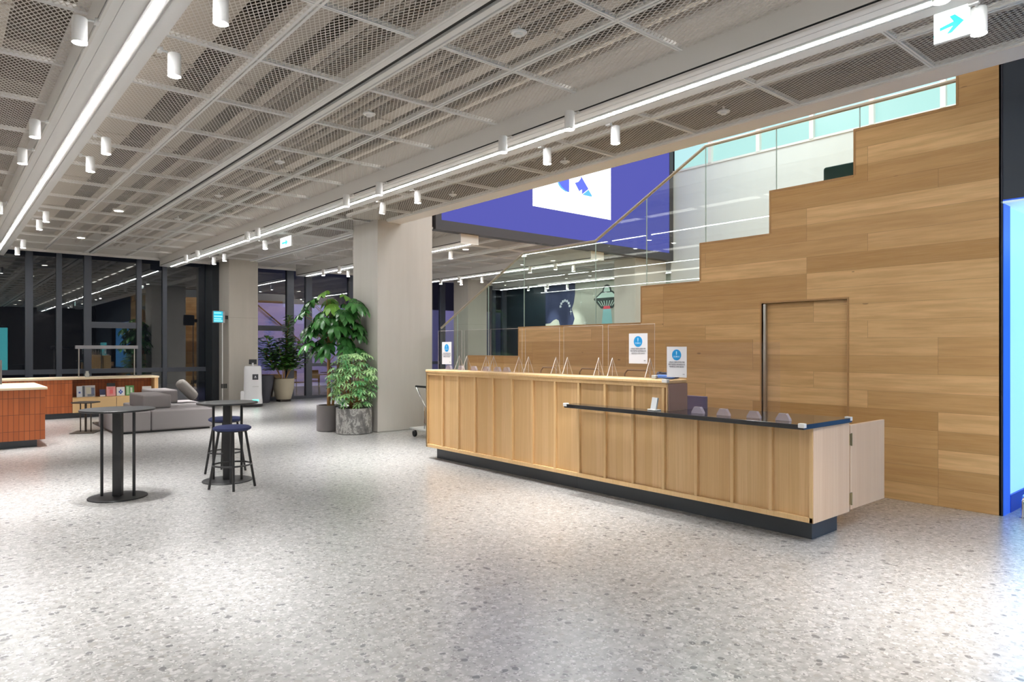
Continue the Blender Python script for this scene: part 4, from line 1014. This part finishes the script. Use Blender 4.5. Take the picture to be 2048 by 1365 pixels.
# cafe furniture outside
def cafe_chair(x, y, rz, lab):
    t = thing('outdoor_chair', lab, 'chair', (x, y, -.02), rz)
    MB().box(-.22, .22, -.22, .22, .44, .465).build('seat', BLACK, t); MB().box(-.22, .22, .2, .225, .55, .85).build('backrest', BLACK, t)
    for sx in (-1, 1):
        for sy in (-1, 1): MB().tube([(sx * .2, sy * .2, .85 if sy > 0 else .45), (sx * .23, sy * .24, 0)], .011, 6).build('leg', BLACK, t)
for i, (x, y, rz) in enumerate(((9.45, 22.6, .4), (10.3, 23.2, 2.6), (11.2, 22.5, -.5))): cafe_chair(x, y, rz, ['black outdoor chair nearest the left window post', 'black outdoor chair in the middle behind the tree', 'black outdoor chair at the right by the pillar'][i])
for i, (x, y) in enumerate(((9.95, 21.9), (11.1, 23.5))):
    t = thing('outdoor_table', ['nearer dark outdoor cafe table', 'farther dark outdoor cafe table'][i] + ' beyond the window', 'table', (x, y, -.02))
    MB().lathe([(.0, 0), (.35, 0), (.35, .02), (.0, .02)], (0, 0, .72), n=28).build('tabletop', BLACK, t)
    MB().tube([(0, 0, 0), (0, 0, .72)], .025, 8).build('post', BLACK, t); MB().lathe([(.0, 0), (.22, 0), (.22, .02), (.0, .02)], n=24).build('base', BLACK, t)

# ------------------------------------------------------------------ signs
ex = thing('exit_sign', 'hanging lit exit sign with green arrow at the top right', 'sign', (5.35, 1.635, 3.73))
MB().box(0, .03, -.112, .112, 0, .215).build('housing', WMET, ex); MB().box(-.003, 0, -.108, .108, .004, .211).build('face', EXITW, ex)
ar = MB(); ar.prism([(.072, .10), (-.012, .118), (.012, .16), (-.02, .165), (-.075, .105), (.0, .045), (.03, .045), (-.01, .09), (.072, .078)], 'x', -.006, -.003)
ar.build('arrow', EXITG, ex); text('exit_text', '비상구', .032, M_faceX(-.006, .068, .045), EXITG, ex)
MB().tube([(.015, -.06, .215), (.015, -.06, .32)], .006, 6).tube([(.015, .06, .215), (.015, .06, .32)], .006, 6).build('hanger', WMET, ex)
ex2 = thing('exit_sign', 'small hanging lit exit sign far away before the pillar', 'sign', (5.72, 14.25, 3.76), 0)
MB().box(0, .03, -.3, .3, 0, .22).build('housing', WMET, ex2); MB().box(-.003, 0, -.29, .29, .004, .216).build('face', EXITW, ex2)
MB().prism([(.2, .12), (0, .12), (0, .17), (-.12, .10), (0, .03), (0, .08), (.2, .08)], 'x', -.006, -.003).build('arrow', EXITG, ex2)
MB().tube([(.015, -.1, .22), (.015, -.1, .3)], .006, 6).tube([(.015, .1, .22), (.015, .1, .3)], .006, 6).build('hanger', WMET, ex2)
ls = thing('led_status_display', 'cyan LED text display on the side of the far pillar', 'display', (5.93, 19.42, 2.3))
MB().box(-.15, .16, 0, .09, 0, .32).build('casing', mat('display_grey', (.35, .35, .36), .4), ls); MB().box(-.145, .10, -.006, 0, .01, .31).build('screen', LEDC, ls)
tx = MB()
for k, z in enumerate((.035, .09, .16, .25)): tx.box(-.13, .085 - .03 * (k % 2), -.009, -.006, z, z + .028)
tx.build('text_rows', LEDCB, ls); MB().box(.16, .26, .03, .06, .1, .2).build('wall_bracket', BLACK, ls)
MB().tube([(.12, .1, 0), (.12, .1, -2.3)], .014, 8).build('conduit', WMET, ls)
for k in (-.055, 0.0, .055):
    tag(MB().box(6.075 + k - .016, 6.075 + k + .016, 19.45, 19.49, .5, .62).build('socket_box', BLACK), 'small black socket box low beside the far pillar, %s of three' % {-.055: 'left', 0.0: 'middle', .055: 'right'}[k], 'socket')
